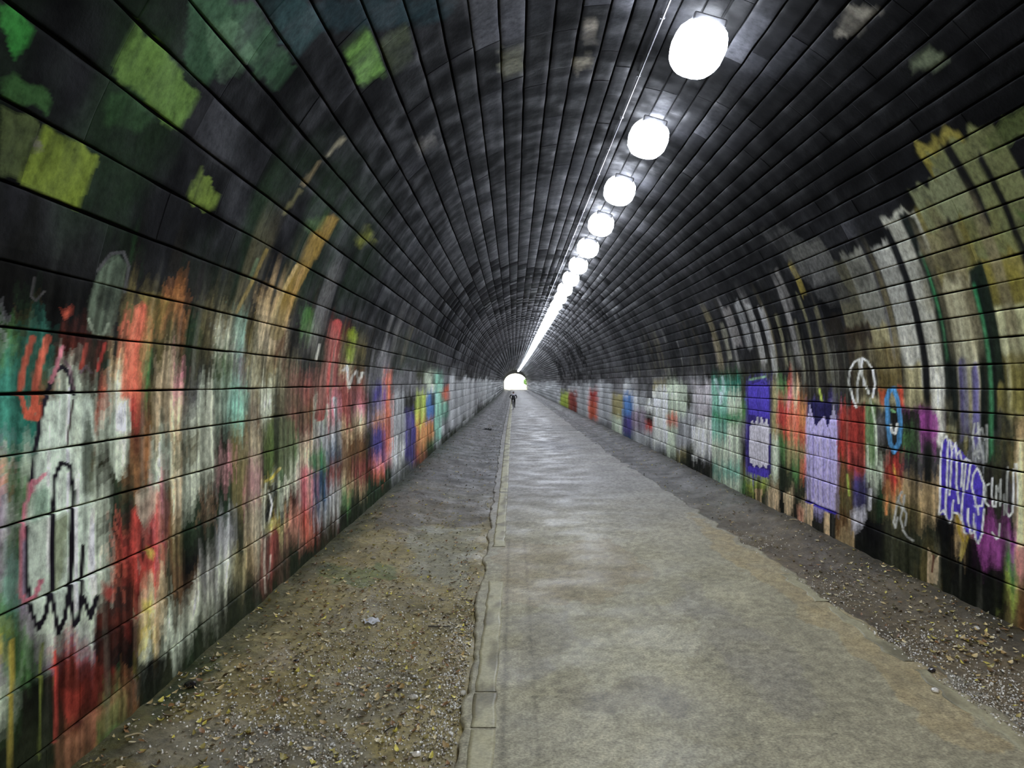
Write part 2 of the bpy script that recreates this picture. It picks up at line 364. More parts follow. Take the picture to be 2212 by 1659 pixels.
# shapes sprayed over the strips: ('p', colour, opacity, points) filled, ('l', colour, width, points) stroke
def cv(c):
    return PALV[PALI[c]] if isinstance(c, str) else lin(c)
FEAT = [
 # left wall: pale bubble letters with dark outlines
 ('p', (206, 222, 202), .95, [(75, 1000), (90, 890), (108, 850), (150, 850), (195, 870), (205, 960), (180, 1080), (205, 1090), (208, 1290), (196, 1330), (180, 1300), (172, 1345), (160, 1352), (150, 1290), (140, 1340), (125, 1366), (113, 1300), (97, 1335), (82, 1355), (68, 1310), (60, 1240), (62, 1120)]),
 ('p', (118, 128, 84), .75, [(114, 1110), (148, 1110), (140, 1230), (120, 1280)]),
 ('p', (60, 140, 100), .5, [(75, 1060), (105, 1050), (108, 1110), (70, 1130)]),
 ('p', (50, 62, 44), .8, [(190, 900), (205, 980), (200, 1080), (178, 1075), (175, 990)]),
 ('p', (196, 214, 190), .9, [(275, 855), (282, 935), (232, 940), (250, 890)]),
 ('p', (186, 200, 176), .8, [(235, 955), (280, 940), (275, 1000), (255, 1040), (240, 1000)]),
 ('l', (24, 20, 28), 9, [(60, 1140), (58, 1250), (68, 1320), (82, 1358), (97, 1330), (108, 1280), (110, 1180)]),
 ('l', (24, 20, 28), 9, [(113, 1100), (112, 1200), (114, 1300), (125, 1368), (140, 1335), (150, 1270), (156, 1150), (158, 1060)]),
 ('l', (24, 20, 28), 8, [(153, 1290), (160, 1352), (170, 1338), (176, 1280), (180, 1180)]),
 ('l', (24, 20, 28), 9, [(180, 1290), (196, 1335), (208, 1290)]),
 ('l', (24, 20, 28), 8, [(112, 1095), (118, 1030), (130, 1000), (148, 1005), (155, 1050), (158, 1100), (157, 1200), (153, 1290)]),
 ('l', (36, 32, 42), 9, [(64, 1060), (75, 960), (90, 880), (105, 840), (120, 802), (135, 792), (150, 805), (158, 850)]),
 ('l', (60, 40, 44), 4, [(156, 865), (150, 920), (145, 965)]),
 ('l', 'p', 9, [(68, 1040), (56, 1090), (45, 1180), (43, 1280), (55, 1300), (75, 1290), (88, 1255)]),
 ('l', (230, 150, 160), 8, [(70, 1048), (95, 1025)]),
 ('l', 'c', 13, [(70, 730), (52, 790), (42, 850)]),
 ('l', 'c', 15, [(103, 730), (82, 800), (72, 880), (60, 900)]),
 ('l', 'c', 10, [(45, 855), (55, 900), (78, 905), (82, 880)]),
 ('l', 'p', 8, [(135, 750), (120, 800), (110, 825)]),
 ('l', (160, 50, 36), 9, [(188, 745), (176, 795)]), ('l', 'r', 6, [(228, 742), (212, 800)]),
 ('l', (120, 96, 104), 6, [(140, 780), (152, 795), (160, 840)]), ('l', (120, 96, 104), 5, [(175, 805), (188, 790), (198, 805)]),
 ('p', (96, 112, 92), .9, [(255, 548), (276, 570), (268, 620), (240, 722), (215, 736), (188, 718), (190, 650), (215, 590)]),
 ('p', (30, 36, 28), .7, [(225, 625), (252, 625), (232, 680), (208, 670)]),
 ('l', (74, 74, 74), 6, [(212, 585), (240, 548), (268, 545), (279, 575), (270, 630)]),
 ('l', (150, 165, 140), 6, [(192, 690), (205, 722), (222, 728), (235, 700)]),
 ('l', (86, 84, 84), 4, [(75, 600), (68, 640), (78, 650), (96, 630)]),
 ('p', (190, 66, 40), .9, [(128, 665), (158, 660), (155, 680), (135, 680)]),
 ('p', 'c', .9, [(292, 668), (318, 655), (318, 700), (298, 780), (296, 862), (262, 862), (276, 740)]),
 ('p', (120, 104, 44), .8, [(296, 640), (372, 650), (345, 720), (318, 716), (320, 670)]),
 ('p', 'r', .85, [(285, 1110), (300, 1098), (345, 1060), (346, 1160), (336, 1240), (308, 1240), (282, 1185)]),
 ('p', (206, 186, 160), .8, [(294, 1075), (340, 1055), (338, 1110), (310, 1150), (296, 1120)]),
 ('p', 'k', .8, [(302, 1165), (312, 1160), (310, 1220), (302, 1215)]), ('p', 'k', .8, [(322, 1145), (332, 1145), (330, 1190), (320, 1185)]),
 ('p', 'y', .8, [(315, 1188), (335, 1195), (330, 1215), (316, 1205)]),
 ('p', 'y', .8, [(308, 1300), (330, 1295), (325, 1325), (306, 1322)]),
 ('p', 'r', .8, [(222, 1260), (244, 1270), (240, 1298), (222, 1290)]), ('p', 'r', .8, [(272, 1350), (284, 1350), (284, 1385), (273, 1380)]),
 ('p', (178, 108, 74), .95, [(119, 1600), (296, 1466), (290, 1510), (262, 1560), (205, 1600), (186, 1659), (118, 1659)]),
 ('p', (96, 124, 52), .9, [(208, 1560), (272, 1490), (268, 1560), (262, 1600), (212, 1640), (208, 1600)]),
 ('p', (92, 24, 16), .85, [(120, 1410), (195, 1440), (240, 1440), (292, 1462), (180, 1562), (122, 1598)]),
 ('p', (170, 40, 28), .6, [(128, 1490), (180, 1480), (172, 1520), (150, 1560), (135, 1530)]),
 ('p', 'k', .9, [(205, 1360), (300, 1345), (300, 1440), (215, 1440), (198, 1400)]),
 ('p', 'k', .9, [(270, 1490), (300, 1430), (360, 1420), (340, 1520), (290, 1570)]),
 ('p', 'k', .9, [(35, 1500), (55, 1490), (116, 1450), (116, 1659), (30, 1659)]),
 ('l', 'r', 8, [(118, 1410), (122, 1480), (119, 1600)]),
 ('l', 'y', 10, [(28, 1385), (24, 1480), (20, 1670)]), ('l', 'Y', 5, [(90, 1390), (87, 1480), (84, 1640)]),
 ('p', 'y', .8, [(0, 1385), (8, 1385), (8, 1420), (0, 1420)]),
 ('l', (132, 108, 52), 30, [(712, 480), (660, 565), (622, 640), (596, 720)]),
 ('l', (186, 160, 104), 7, [(640, 575), (605, 645), (580, 705)]), ('l', (170, 136, 76), 7, [(655, 580), (632, 640), (612, 710)]),
 ('l', (150, 128, 60), 7, [(575, 540), (545, 610), (512, 675)]), ('l', (84, 120, 86), 8, [(555, 560), (540, 600)]),
 ('p', (62, 104, 44), .9, [(660, 665), (680, 670), (674, 722), (650, 712)]),
 ('p', (74, 92, 40), .85, [(566, 920), (600, 900), (640, 905), (640, 965), (632, 1050), (605, 1010), (570, 1030)]),
 ('l', 'y', 5, [(604, 1012), (588, 1032), (574, 1040)]),
 ('l', (200, 205, 180), 4, [(574, 1045), (570, 1090), (570, 1140)]), ('l', (200, 205, 180), 3, [(590, 1045), (586, 1100)]),
 ('l', (180, 190, 150), 4, [(603, 1040), (598, 1120)]),
 ('p', 'k', .9, [(577, 1048), (597, 1045), (594, 1125), (573, 1130)]),
 ('l', (210, 210, 190), 3, [(580, 1060), (588, 1090), (580, 1130)]),
 ('p', (190, 180, 80), .8, [(570, 1138), (600, 1124), (602, 1140), (572, 1158)]),
 ('p', 'i', .9, [(566, 1166), (592, 1158), (597, 1258), (574, 1262), (562, 1290), (558, 1262)]),
 ('l', (206, 176, 160), 4, [(572, 1165), (570, 1220), (574, 1280)]),
 ('l', (206, 176, 160), 3, [(584, 1200), (580, 1250)]),
 ('p', (200, 60, 44), .9, [(622, 1112), (640, 1120), (662, 1060), (672, 1060), (668, 1120), (662, 1178), (645, 1145), (630, 1140)]),
 ('p', (216, 90, 104), .85, [(652, 1010), (668, 1010), (672, 1090), (658, 1110), (650, 1060)]),
 ('p', (46, 130, 76), .9, [(668, 985), (700, 970), (698, 1010), (672, 1018)]),
 ('p', (132, 150, 30), .9, [(752, 716), (771, 712), (768, 742), (750, 740)]), ('p', (132, 150, 30), .9, [(748, 750), (768, 748), (764, 784), (748, 780)]),
 ('l', (206, 200, 190), 4, [(742, 800), (750, 790), (754, 838), (762, 812), (770, 802), (776, 826), (783, 805)]),
 ('l', (200, 200, 196), 4, [(690, 745), (683, 778)]), ('l', (180, 184, 186), 6, [(722, 860), (726, 905)]),
 ('p', (150, 78, 80), .8, [(755, 845), (782, 835), (785, 860), (760, 880)]),
 ('l', (176, 70, 66), 20, [(728, 700), (715, 760), (700, 830), (690, 900)]),
 # left vault
 ('p', (92, 122, 58), .95, [(238, 152), (268, 105), (296, 52), (340, 92), (432, 208), (386, 284), (330, 240)]),
 ('p', (46, 72, 42), .9, [(235, 190), (300, 210), (335, 262), (300, 290), (225, 270)]),
 ('p', (46, 108, 46), .95, [(0, 0), (20, 10), (75, 55), (58, 90), (25, 120), (14, 80), (0, 60)]),
 ('p', (110, 126, 48), .95, [(72, 322), (98, 272), (214, 335), (212, 350), (166, 452), (60, 405), (38, 400)]),
 ('p', (110, 96, 106), .6, [(68, 310), (84, 300), (92, 322), (74, 330)]),
 ('p', (84, 96, 56), .8, [(0, 220), (50, 248), (85, 275), (40, 395), (0, 385)]),
 ('p', (52, 84, 44), .8, [(0, 170), (30, 150), (110, 215), (100, 250), (0, 200)]),
 ('p', (112, 132, 56), .95, [(440, 362), (458, 402), (480, 420), (468, 446), (430, 452), (403, 428)]),
 ('p', (58, 88, 62), .8, [(410, 0), (545, 0), (640, 150), (600, 200), (505, 120), (440, 190), (395, 130)]),
 ('p', (84, 112, 84), .7, [(440, 60), (500, 30), (560, 130), (470, 185)]),
 ('p', (40, 62, 62), .8, [(550, 0), (665, 0), (700, 60), (640, 130)]),
 ('p', (34, 52, 56), .7, [(670, 0), (990, 0), (960, 45), (850, 60), (700, 70)]),
 ('p', (98, 136, 66), .95, [(738, 116), (796, 64), (832, 158), (776, 182), (765, 165)]),
 ('p', (66, 74, 52), .8, [(818, 95), (880, 55), (895, 125), (845, 165)]),
 ('p', (100, 100, 84), .9, [(1080, 108), (1131, 91), (1130, 156), (1081, 166)]),
 ('p', (92, 90, 86), .9, [(898, 305), (938, 284), (943, 310), (904, 336)]),
 ('p', (138, 132, 114), .9, [(1240, 126), (1280, 117), (1274, 140), (1236, 148)]), ('p', (110, 104, 92), .8, [(1262, 52), (1290, 46), (1284, 90), (1258, 94)]),
 ('p', (116, 120, 52), .9, [(765, 522), (800, 484), (806, 514), (780, 532)]),
 ('l', (128, 122, 100), 7, [(742, 298), (705, 338)]), ('l', (110, 98, 70), 8, [(690, 350), (655, 400)]), ('l', (96, 92, 60), 7, [(650, 410), (612, 462)]),
 ('p', (62, 86, 46), .8, [(668, 465), (708, 470), (690, 505), (660, 490)]),
 # right vault
 ('p', (92, 100, 78), .9, [(1960, 155), (2000, 100), (2045, 124), (1996, 156)]),
 ('p', (80, 90, 50), .95, [(2112, 300), (2160, 262), (2212, 236), (2240, 280), (2150, 322)]),
 ('p', (120, 116, 104), .8, [(1800, 70), (1830, 20), (1905, 15), (1860, 65)]),
 ('p', (66, 88, 40), .9, [(2185, 455), (2240, 450), (2240, 490)]),
 ('p', (58, 58, 56), .8, [(1640, 505), (1690, 490), (1790, 560), (1850, 650), (1790, 668), (1700, 560)]),
 ('p', (84, 84, 78), .8, [(1690, 545), (1770, 520), (1800, 560), (1720, 575)]),
 ('p', (90, 90, 86), .8, [(1745, 565), (1790, 545), (1815, 600), (1760, 620)]),
 ('p', (84, 84, 80), .8, [(1700, 580), (1745, 565), (1750, 592), (1715, 600)]),
 # right wall
 ('p', (48, 36, 104), 1, [(1614, 832), (1640, 821), (1662, 832), (1665, 1020), (1660, 1034), (1615, 1018)]),
 ('p', (74, 60, 166), 1, [(1616, 834), (1640, 823), (1660, 834), (1663, 905), (1616, 895)]),
 ('p', (74, 60, 166), 1, [(1615, 1006), (1660, 1014), (1659, 1033), (1615, 1018)]),
 ('p', (196, 192, 200), 1, [(1619, 925), (1624, 905), (1630, 918), (1636, 900), (1640, 916), (1646, 898), (1650, 915), (1656, 900), (1661, 925), (1661, 1000), (1655, 1013), (1648, 1004), (1642, 1013), (1635, 1002), (1630, 1010), (1624, 1000), (1619, 1002)]),
 ('p', (30, 26, 72), 1, [(1745, 862), (1808, 872), (1808, 925), (1745, 915)]),
 ('p', (182, 172, 220), 1, [(1744, 905), (1748, 868), (1757, 902), (1762, 928), (1768, 912), (1774, 906), (1780, 896), (1788, 925), (1796, 900), (1800, 873), (1807, 905), (1809, 1000), (1805, 1104), (1742, 1083)]),
 ('l', (52, 38, 150), 5, [(1741, 1082), (1752, 1086), (1770, 1096), (1804, 1108)]),
 ('l', (136, 126, 180), 2.5, [(1757, 935), (1756, 1075)]), ('l', (136, 126, 180), 2.5, [(1779, 930), (1778, 1085)]), ('l', (146, 136, 190), 2, [(1768, 960), (1767, 1080)]), ('l', (146, 136, 190), 2, [(1794, 940), (1792, 1090)]),
 ('p', (150, 36, 30), .85, [(1812, 892), (1866, 880), (1868, 958), (1815, 968)]), ('p', (168, 54, 50), .9, [(1826, 972), (1868, 965), (1868, 1020), (1828, 1022)]),
 ('p', (40, 20, 18), .7, [(1838, 985), (1858, 982), (1858, 1008), (1840, 1010)]),
 ('p', (124, 152, 104), .85, [(1868, 882), (1890, 872), (1893, 1000), (1872, 1012)]), ('l', 'w', 3, [(1880, 860), (1892, 920), (1893, 1005)]), ('l', 'w', 3, [(1874, 960), (1876, 1040)]),
 ('l', 'W', 3.5, [(1846, 782), (1836, 800), (1833, 826), (1842, 860), (1850, 880)]), ('l', 'W', 3.5, [(1846, 782), (1856, 776), (1858, 800), (1852, 830), (1853, 870)]),
 ('l', 'W', 3.5, [(1862, 774), (1860, 800), (1868, 830), (1878, 850)]), ('l', 'W', 3.5, [(1862, 774), (1874, 780), (1886, 800), (1890, 830), (1886, 858)]),
 ('p', (204, 72, 30), .95, [(1899, 838), (1912, 843), (1911, 878), (1903, 872)]), ('p', (204, 60, 34), .95, [(1938, 830), (1950, 834), (1952, 878), (1944, 872)]),
 ('l', (60, 146, 204), 9, [(1922, 842), (1915, 862), (1919, 920), (1923, 958), (1932, 976), (1942, 955), (1944, 905), (1939, 862), (1930, 840), (1922, 842)]),
 ('p', (20, 20, 20), .9, [(1924, 878), (1934, 876), (1938, 920), (1934, 934), (1925, 922)]),
 ('l', 'W', 4.5, [(1924, 918), (1927, 934), (1934, 936), (1938, 916)]), ('l', (110, 170, 110), 4, [(1924, 885), (1932, 890)]),
 ('p', 'r', .95, [(1929, 994), (1938, 992), (1939, 1046), (1929, 1048)]), ('p', 'y', .8, [(1931, 1012), (1936, 1012), (1936, 1030), (1932, 1030)]),
 ('l', 'a', 6, [(1918, 1040), (1916, 1080), (1914, 1110)]), ('l', 'a', 4, [(1942, 1030), (1946, 1070)]),
 ('p', (152, 56, 142), .9, [(1984, 900), (1996, 888), (2018, 890), (2028, 915), (2026, 948), (2000, 952)]),
 # purple letters outlined in white
 ('p', (74, 58, 168), 1, [(2038, 946), (2046, 944), (2056, 953), (2066, 962), (2078, 976), (2090, 990), (2098, 997), (2110, 1011), (2122, 1036), (2126, 1060), (2125, 1112), (2120, 1155), (2113, 1174), (2105, 1152), (2096, 1153), (2086, 1152), (2079, 1112), (2060, 1104), (2050, 1130), (2043, 1112), (2030, 1112), (2032, 990)]),
] + [('l', 'W', 3.2, pts) for pts in [
 [(2044, 942), (2036.6, 950), (2032, 984), (2030.5, 1069), (2029, 1111), (2038, 1102), (2042.6, 1111)],
 [(2044, 942), (2048.6, 954), (2045.6, 1020.6), (2042.6, 1081), (2044, 1117), (2050, 1130.6), (2056, 1120), (2059, 1081)],
 [(2048, 950), (2053, 951), (2056.8, 978), (2053, 1026.6), (2050, 1069)], [(2057, 970), (2063.7, 957), (2066.7, 990), (2064.6, 1044.7), (2068, 1063), (2071, 1087)],
 [(2066, 985), (2073.6, 974), (2078.8, 999.5), (2075.7, 1050.7)], [(2079, 1000), (2087.8, 990.4), (2083, 1026.6), (2080, 1062.8), (2077, 1111), (2083, 1150), (2088, 1153)],
 [(2088, 992), (2096.9, 996.5), (2090.8, 1035.6), (2087.8, 1056.7)], [(2110, 1011.5), (2101, 1026.6), (2098, 1050.7), (2103, 1068.8), (2110, 1093), (2122, 1093), (2125.5, 1044.7), (2121, 1035.6), (2116, 1020.6), (2110, 1011.5)],
 [(2092, 1099), (2091, 1123), (2097, 1153), (2103, 1150), (2104, 1111)], [(2106, 1093), (2113, 1096), (2114, 1112)], [(2125.5, 1100), (2121, 1153), (2113, 1174), (2107, 1165), (2104, 1129)],
 [(2058, 1108), (2068, 1108), (2077, 1123)]]] + [('l', (206, 210, 206), 3.4, pts) for pts in [
 # white tag letters beside them
 [(2138, 1045), (2130, 1049), (2127, 1066), (2129, 1086), (2136, 1093)], [(2144, 1033), (2142, 1070), (2145, 1094), (2151, 1094), (2153, 1050)], [(2153, 1050), (2158, 1062), (2162, 1036), (2160, 1092)],
 [(2169, 1068), (2169, 1112)], [(2177, 1010), (2174, 1060), (2174, 1106), (2180, 1116), (2187, 1106), (2189, 1014)], [(2196, 1002), (2198, 1050), (2197, 1092)], [(2160, 1132), (2158, 1158), (2152, 1164), (2142, 1150)]]] + [
 ('l', (166, 168, 164), 3.5, pts) for pts in [
 [(2106, 915), (2101, 945), (2106, 975), (2114, 990)], [(2113, 914), (2117, 960), (2126, 998)], [(2132, 918), (2133, 960), (2131, 998)], [(2108, 940), (2122, 925), (2128, 950)], [(2104, 980), (2118, 972)],
 [(1948, 1062), (1938, 1085), (1934, 1110), (1930, 1128), (1934, 1140), (1938, 1118)], [(1955, 1070), (1950, 1095), (1944, 1120), (1950, 1140)], [(1952, 1100), (1958, 1110), (1955, 1135)], [(1950, 1145), (1960, 1160), (1972, 1168)], [(1940, 1075), (1948, 1100)]]] + [
 ('p', (14, 14, 15), .95, [(1850, 1140), (1872, 1122), (1905, 1132), (1912, 1215), (1850, 1195)]),
 ('p', (12, 12, 12), .95, [(2024, 1118), (2042, 1112), (2056, 1130), (2062, 1200), (2078, 1275), (2030, 1262)]),
 ('p', (12, 12, 12), .95, [(2088, 1158), (2108, 1160), (2120, 1230), (2166, 1240), (2165, 1330), (2076, 1290), (2070, 1210)]),
 ('l', (166, 140, 50), 6, [(2068, 1115), (2072, 1150), (2080, 1165), (2074, 1200)]), ('l', (150, 130, 46), 5, [(2090, 1160), (2082, 1190), (2074, 1210)]),
 ('p', 'e', 1, [(1660, 1058), (1676, 1056), (1676, 1102), (1662, 1101)]), ('p', 'e', 1, [(1693, 1064), (1708, 1062), (1707, 1111), (1693, 1108)]), ('p', 'n', 1, [(1630, 1055), (1647, 1056), (1646, 1091), (1634, 1088)]),
 ('p', (206, 140, 112), .95, [(1722, 1095), (1738, 1092), (1737, 1131), (1723, 1130)]), ('p', (96, 48, 36), .9, [(1728, 1100), (1732, 1100), (1731, 1122), (1728, 1120)]),
 ('p', 'e', 1, [(1744, 1088), (1757, 1089), (1755, 1141), (1743, 1140)]), ('p', 'e', 1, [(1779, 1104), (1791, 1109), (1791, 1162), (1779, 1158)]),
 ('p', 'e', 1, [(2004, 1180), (2012, 1198), (2018, 1208), (2028, 1196), (2026, 1263), (2004, 1258)]), ('l', (110, 60, 44), 4, [(2016, 1200), (2014, 1235)]),
 ('p', (208, 196, 146), .9, [(2199, 960), (2240, 960), (2240, 1185), (2197, 1182)]), ('p', (190, 120, 116), .85, [(2192, 1190), (2240, 1180), (2240, 1250), (2195, 1240)]),
 ('p', (58, 54, 96), .9, [(1840, 1042), (1866, 1028), (1870, 1088), (1843, 1098)]), ('p', (196, 194, 206), .9, [(1838, 1112), (1868, 1088), (1870, 1122), (1846, 1150), (1840, 1165)]), ('l', (170, 170, 176), 7, [(1880, 1058), (1878, 1100)]),
 ('l', 'Y', 4, [(1830, 1025), (1834, 1070)]), ('l', 'n', 5, [(1823, 1140), (1824, 1170)]), ('l', 'n', 4, [(1834, 1120), (1834, 1175)]), ('l', 'n', 5, [(1842, 1150), (1841, 1180)]),
 ('p', (30, 40, 24), .85, [(1682, 1010), (1698, 1005), (1702, 1060), (1680, 1062)]), ('l', (120, 160, 130), 4, [(1620, 820), (1652, 814)]), ('l', 'Y', 4, [(1770, 842), (1775, 866)]),
 ('p', (178, 170, 176), .8, [(1497, 826), (1535, 826), (1536, 900), (1500, 905)]), ('p', (40, 44, 40), .8, [(1505, 822), (1520, 820), (1520, 832), (1505, 832)]),
 ('l', (166, 200, 196), 5, [(1545, 820), (1555, 850), (1558, 870)]), ('l', (166, 200, 196), 5, [(1560, 815), (1564, 845), (1556, 872)]), ('p', (44, 130, 84), .9, [(1542, 890), (1600, 898), (1600, 914), (1542, 904)]),
]

# pale masonry blocks and dark bands across the right haunch: (depth0, depth1, direction0, direction1, colour) metres and degrees
BANDS = [
 (7.0, 10.9, -4, 13.5, (150, 142, 104)), (7.0, 7.72, -4, 30, (120, 112, 52)), (7.72, 8.6, 0, 20.5, (176, 172, 140)), (8.55, 9.1, -2, 20.5, (172, 172, 158)),
 (9.0, 9.55, 2, 20, (160, 160, 150)), (9.7, 10.35, 9, 21, (128, 128, 116)), (10.3, 10.9, 8, 20, (90, 88, 70)), (7.0, 8.5, 13.5, 23.5, (112, 106, 56)), (6.6, 7.6, 14.5, 28.5, (104, 108, 70)), (7.3, 8.2, 20, 26, (112, 116, 84)), (8.3, 9.0, 18, 23.6, (160, 160, 146)),
 (7.0, 7.6, 3, 8.5, (184, 184, 140)), (7.55, 7.85, -1, 14, (24, 34, 24)), (8.05, 8.2, 13, 17, (30, 24, 16)), (7.8, 8.0, 17, 21, (26, 20, 14)),
 (9.5, 9.72, -3, 22, (24, 25, 26)), (8.92, 9.08, -14, 22, (20, 21, 22)), (8.36, 8.62, -6, 23, (22, 28, 24)), (8.5, 8.56, 2, 17, (52, 110, 70)), (7.7, 7.98, -6, 13, (22, 30, 24)), (7.78, 7.84, -9, 12, (48, 120, 76)),
 (7.2, 7.35, 18, 29, (18, 18, 16)), (6.9, 7.0, 14, 26, (18, 18, 16)), (9.55, 10.2, -2, 6, (96, 82, 40)), (10.2, 11.0, -3, 9, (48, 40, 28)), (11.0, 11.6, 2, 12, (30, 26, 20)),
 (8.2, 8.34, -7, 3, (90, 84, 130)), (8.0, 8.1, -8, 2, (96, 90, 140)), (8.62, 8.9, -8, 2, (196, 196, 186)),
 (15.2, 15.6, 8, 20, (120, 120, 118)), (14.6, 14.95, 5, 19, (138, 138, 134)), (15.9, 16.5, 9, 19, (120, 116, 112)), (14.0, 14.3, 2, 17, (150, 150, 148)), (13.45, 13.6, 3, 14, (110, 108, 84)), (16.8, 17.1, 6, 16, (130, 128, 110)), (12.2, 12.3, -2, 18, (96, 94, 70)), (12.7, 12.8, 0, 12, (100, 98, 80)), (11.7, 11.85, 0, 14, (80, 78, 60)), (17.8, 18.1, 5, 12, (140, 128, 116)), (11.9, 12.1, 17, 24, (120, 108, 50)), (12.6, 12.8, 14, 23, (96, 94, 90)),
]

def poly_mask(px, py, pts):
    n = len(pts); ins = np.zeros(len(px), bool)
    j = n - 1
    for i in range(n):
        xi, yi = pts[i]; xj, yj = pts[j]
        if yi != yj:
            c = ((yi > py) != (yj > py)) & (px < (xj - xi) * (py - yi) / (yj - yi) + xi)
            ins ^= c
        j = i
    return ins

def line_dist(px, py, pts):
    d = np.full(len(px), 1e9)
    for (x0, y0), (x1, y1) in zip(pts[:-1], pts[1:]):
        dx, dy = x1 - x0, y1 - y0
        t = np.clip(((px - x0) * dx + (py - y0) * dy) / (dx * dx + dy * dy + 1e-9), 0, 1)
        d = np.minimum(d, np.hypot(px - x0 - t * dx, py - y0 - t * dy))
    return d

def wall_colour(px, py, y, s, th, rnd):
    """albedo of the lining: px,py where the photograph shows it, y depth, s arc length, th direction, rnd per-stone random"""
    n = len(px)
    # wandering of the paint edges, in wall coordinates
    wob = (noise(y * 11.0, s * 0.55, 1) - 0.5) * 2
    wob2 = (noise(y * 17.0, s * 3.0, 2) - 0.5) * 2
    scale = np.clip(30.0 / np.maximum(y, 1), 0.8, 5)
    jx = px + (wob * 3.4 + wob2 * 1.2) * scale * 0.7
    jy = py + ((noise(y * 13, s * 0.15, 3) - 0.5) * 60 + (noise(y * 31, s * 0.4, 33) - 0.5) * 30) * np.clip(9 / np.maximum(y, 1), 0.2, 1.6)
    left = th > math.pi / 2
    col = np.zeros((n, 3))
    # bare sooty stone
    soot = 0.003 + 0.019 * rnd ** 4
    patchy = fbm(y * 0.9, s * 0.8, 5)
    soot = soot * (0.35 + 1.5 * sstep(0.42, 0.72, patchy)) * (0.75 + 0.5 * noise(y * 6, s * 1.2, 6))
    stone = soot[:, None] * np.array([0.97, 0.98, 1.08])
    deg = np.degrees(th)
    # algae towards the near mouth on the left, blacker soot on the right of the crown
    green = sstep(118, 140, deg) * (1 - sstep(9, 15, y)) * sstep(0.40, 0.7, fbm(y * 1.3, s * 0.7, 8))
    stone = stone * (1 - 0.7 * green[:, None]) + np.array([0.016, 0.032, 0.014]) * 0.7 * green[:, None]
    dk = sstep(24, 30, deg) * (1 - sstep(44, 54, deg)) * (1 - sstep(13, 20, y))
    stone = stone * (1 - 0.9 * dk[:, None])
    col[:] = stone
    # paint strips on both walls
    for side, strips in ((True, SL), (False, SR)):
        m = (left == side)
        if not m.any(): continue
        k9 = np.clip(9 / np.maximum(y[m], 1), 0.25, 1.6)
        sc = 0
        for ox, oy, wt in ((0, 0, .34), (4, 16, .18), (-4, -14, .18), (7, -26, .15), (-7, 24, .15)):
            sc = sc + wt * strips_colour(strips, jx[m] + ox * k9, jy[m] + oy * k9)
        if side:
            top = sstep(152, 166, deg[m] + 6 * wob[m])
        else:
            top = 1 - sstep(3, 9, deg[m] + 3 * wob[m])
        inview = ((jx[m] > -60) & (jx[m] < 2290))
        # outside the photograph's frame the paint just goes on in mixed colours
        idx = (np.floor(noise(y[m] * 1.7, s[m] * 0.8, 21) * 30)).astype(int) % len(PALV)
        sc = np.where(inview[:, None], sc, PALV[idx])
        col[m] = col[m] * (1 - top[:, None]) + sc * top[:, None]
    # far masonry: pale paint up to head height, grey streaks above
    far = sstep(22, 40, y)
    streak = noise(y * 0.8, s * 0.25, 31)
    rag = (noise(y * 0.6, s * 0, 32) - .5) * 9
    hi = (sstep(2, 6, deg + rag) * (1 - sstep(173, 177, deg + rag)))
    fs = (0.018 + 0.06 * sstep(0.35, 0.8, streak))[:, None] * np.array([1, 0.98, 1.0])
    m = far * hi
    col = col * (1 - m[:, None]) + fs * m[:, None]
    mid = sstep(12, 20, y) * hi * (1 - far) * 0.7
    col = col * (1 - mid[:, None]) + (fs * 0.4) * mid[:, None]
    # bands across the right haunch
    for (d0, d1, a0, a1, c) in BANDS:
        m = (~left) & (y > d0 - 0.4) & (y < d1 + 0.4) & (deg > a0 - 3) & (deg < a1 + 3)
        if m.any():
            yy = y[m] + wob[m] * 0.02; dd = deg[m] + wob2[m] * 0.5 + (noise(y[m] * 8, s[m] * .1, 4) - .5) * 2
            w = sstep(d0 - 0.03, d0 + 0.03, yy) * (1 - sstep(d1 - 0.03, d1 + 0.03, yy)) * sstep(a0 - .5, a0 + .5, dd) * (1 - sstep(a1 - .5, a1 + .5, dd))
            w = w * (0.55 + 0.45 * sstep(0.25, 0.5, fbm(y[m] * 3, s[m] * 2, 41)))
            col[m] = col[m] * (1 - w[:, None]) + cv(c) * w[:, None]
    # sprayed shapes
    fx = px + wob2 * 0.5 * np.clip(12 / np.maximum(y, 1), .3, 1.5); fy = py + wob2 * 0.9 * np.clip(12 / np.maximum(y, 1), .3, 1.5)
    fx2 = px + (wob * 1.4 + wob2 * 1.4) * np.clip(10 / np.maximum(y, 1), .3, 1.6)
    fy2 = py + (noise(y * 9, s * 0.4, 3) - 0.5) * 20 * np.clip(8 / np.maximum(y, 1), .25, 1.5)
    for kind, c, w, pts in FEAT:
        xs = [p[0] for p in pts]; ys = [p[1] for p in pts]
        pad = 14 if kind == 'p' else w + 6
        m = np.where((px > min(xs) - pad) & (px < max(xs) + pad) & (py > min(ys) - pad) & (py < max(ys) + pad) & (y > 1))[0]
        if not len(m): continue
        cc = cv(c)
        if kind == 'p':
            crisp = w >= 1
            if crisp: msk = poly_mask(fx[m], fy[m], pts).astype(float)
            else: msk = (poly_mask(fx2[m], fy2[m], pts).astype(float) + poly_mask(fx2[m] + 2.5, fy2[m] + 5, pts) + poly_mask(fx2[m] - 2.5, fy2[m] - 5, pts)) / 3
            msk = msk * (w if crisp else w * (0.45 + 0.55 * sstep(0.25, 0.5, fbm(y[m] * 6, s[m] * 1.2, 51))))
        else:
            d = line_dist(px[m] + 0.3 * (fx[m] - px[m]), py[m], pts)
            msk = 1 - sstep(w * 0.5 - 0.8, w * 0.5 + 1.6, d)
        col[m] = col[m] * (1 - msk[:, None]) + cc * msk[:, None]
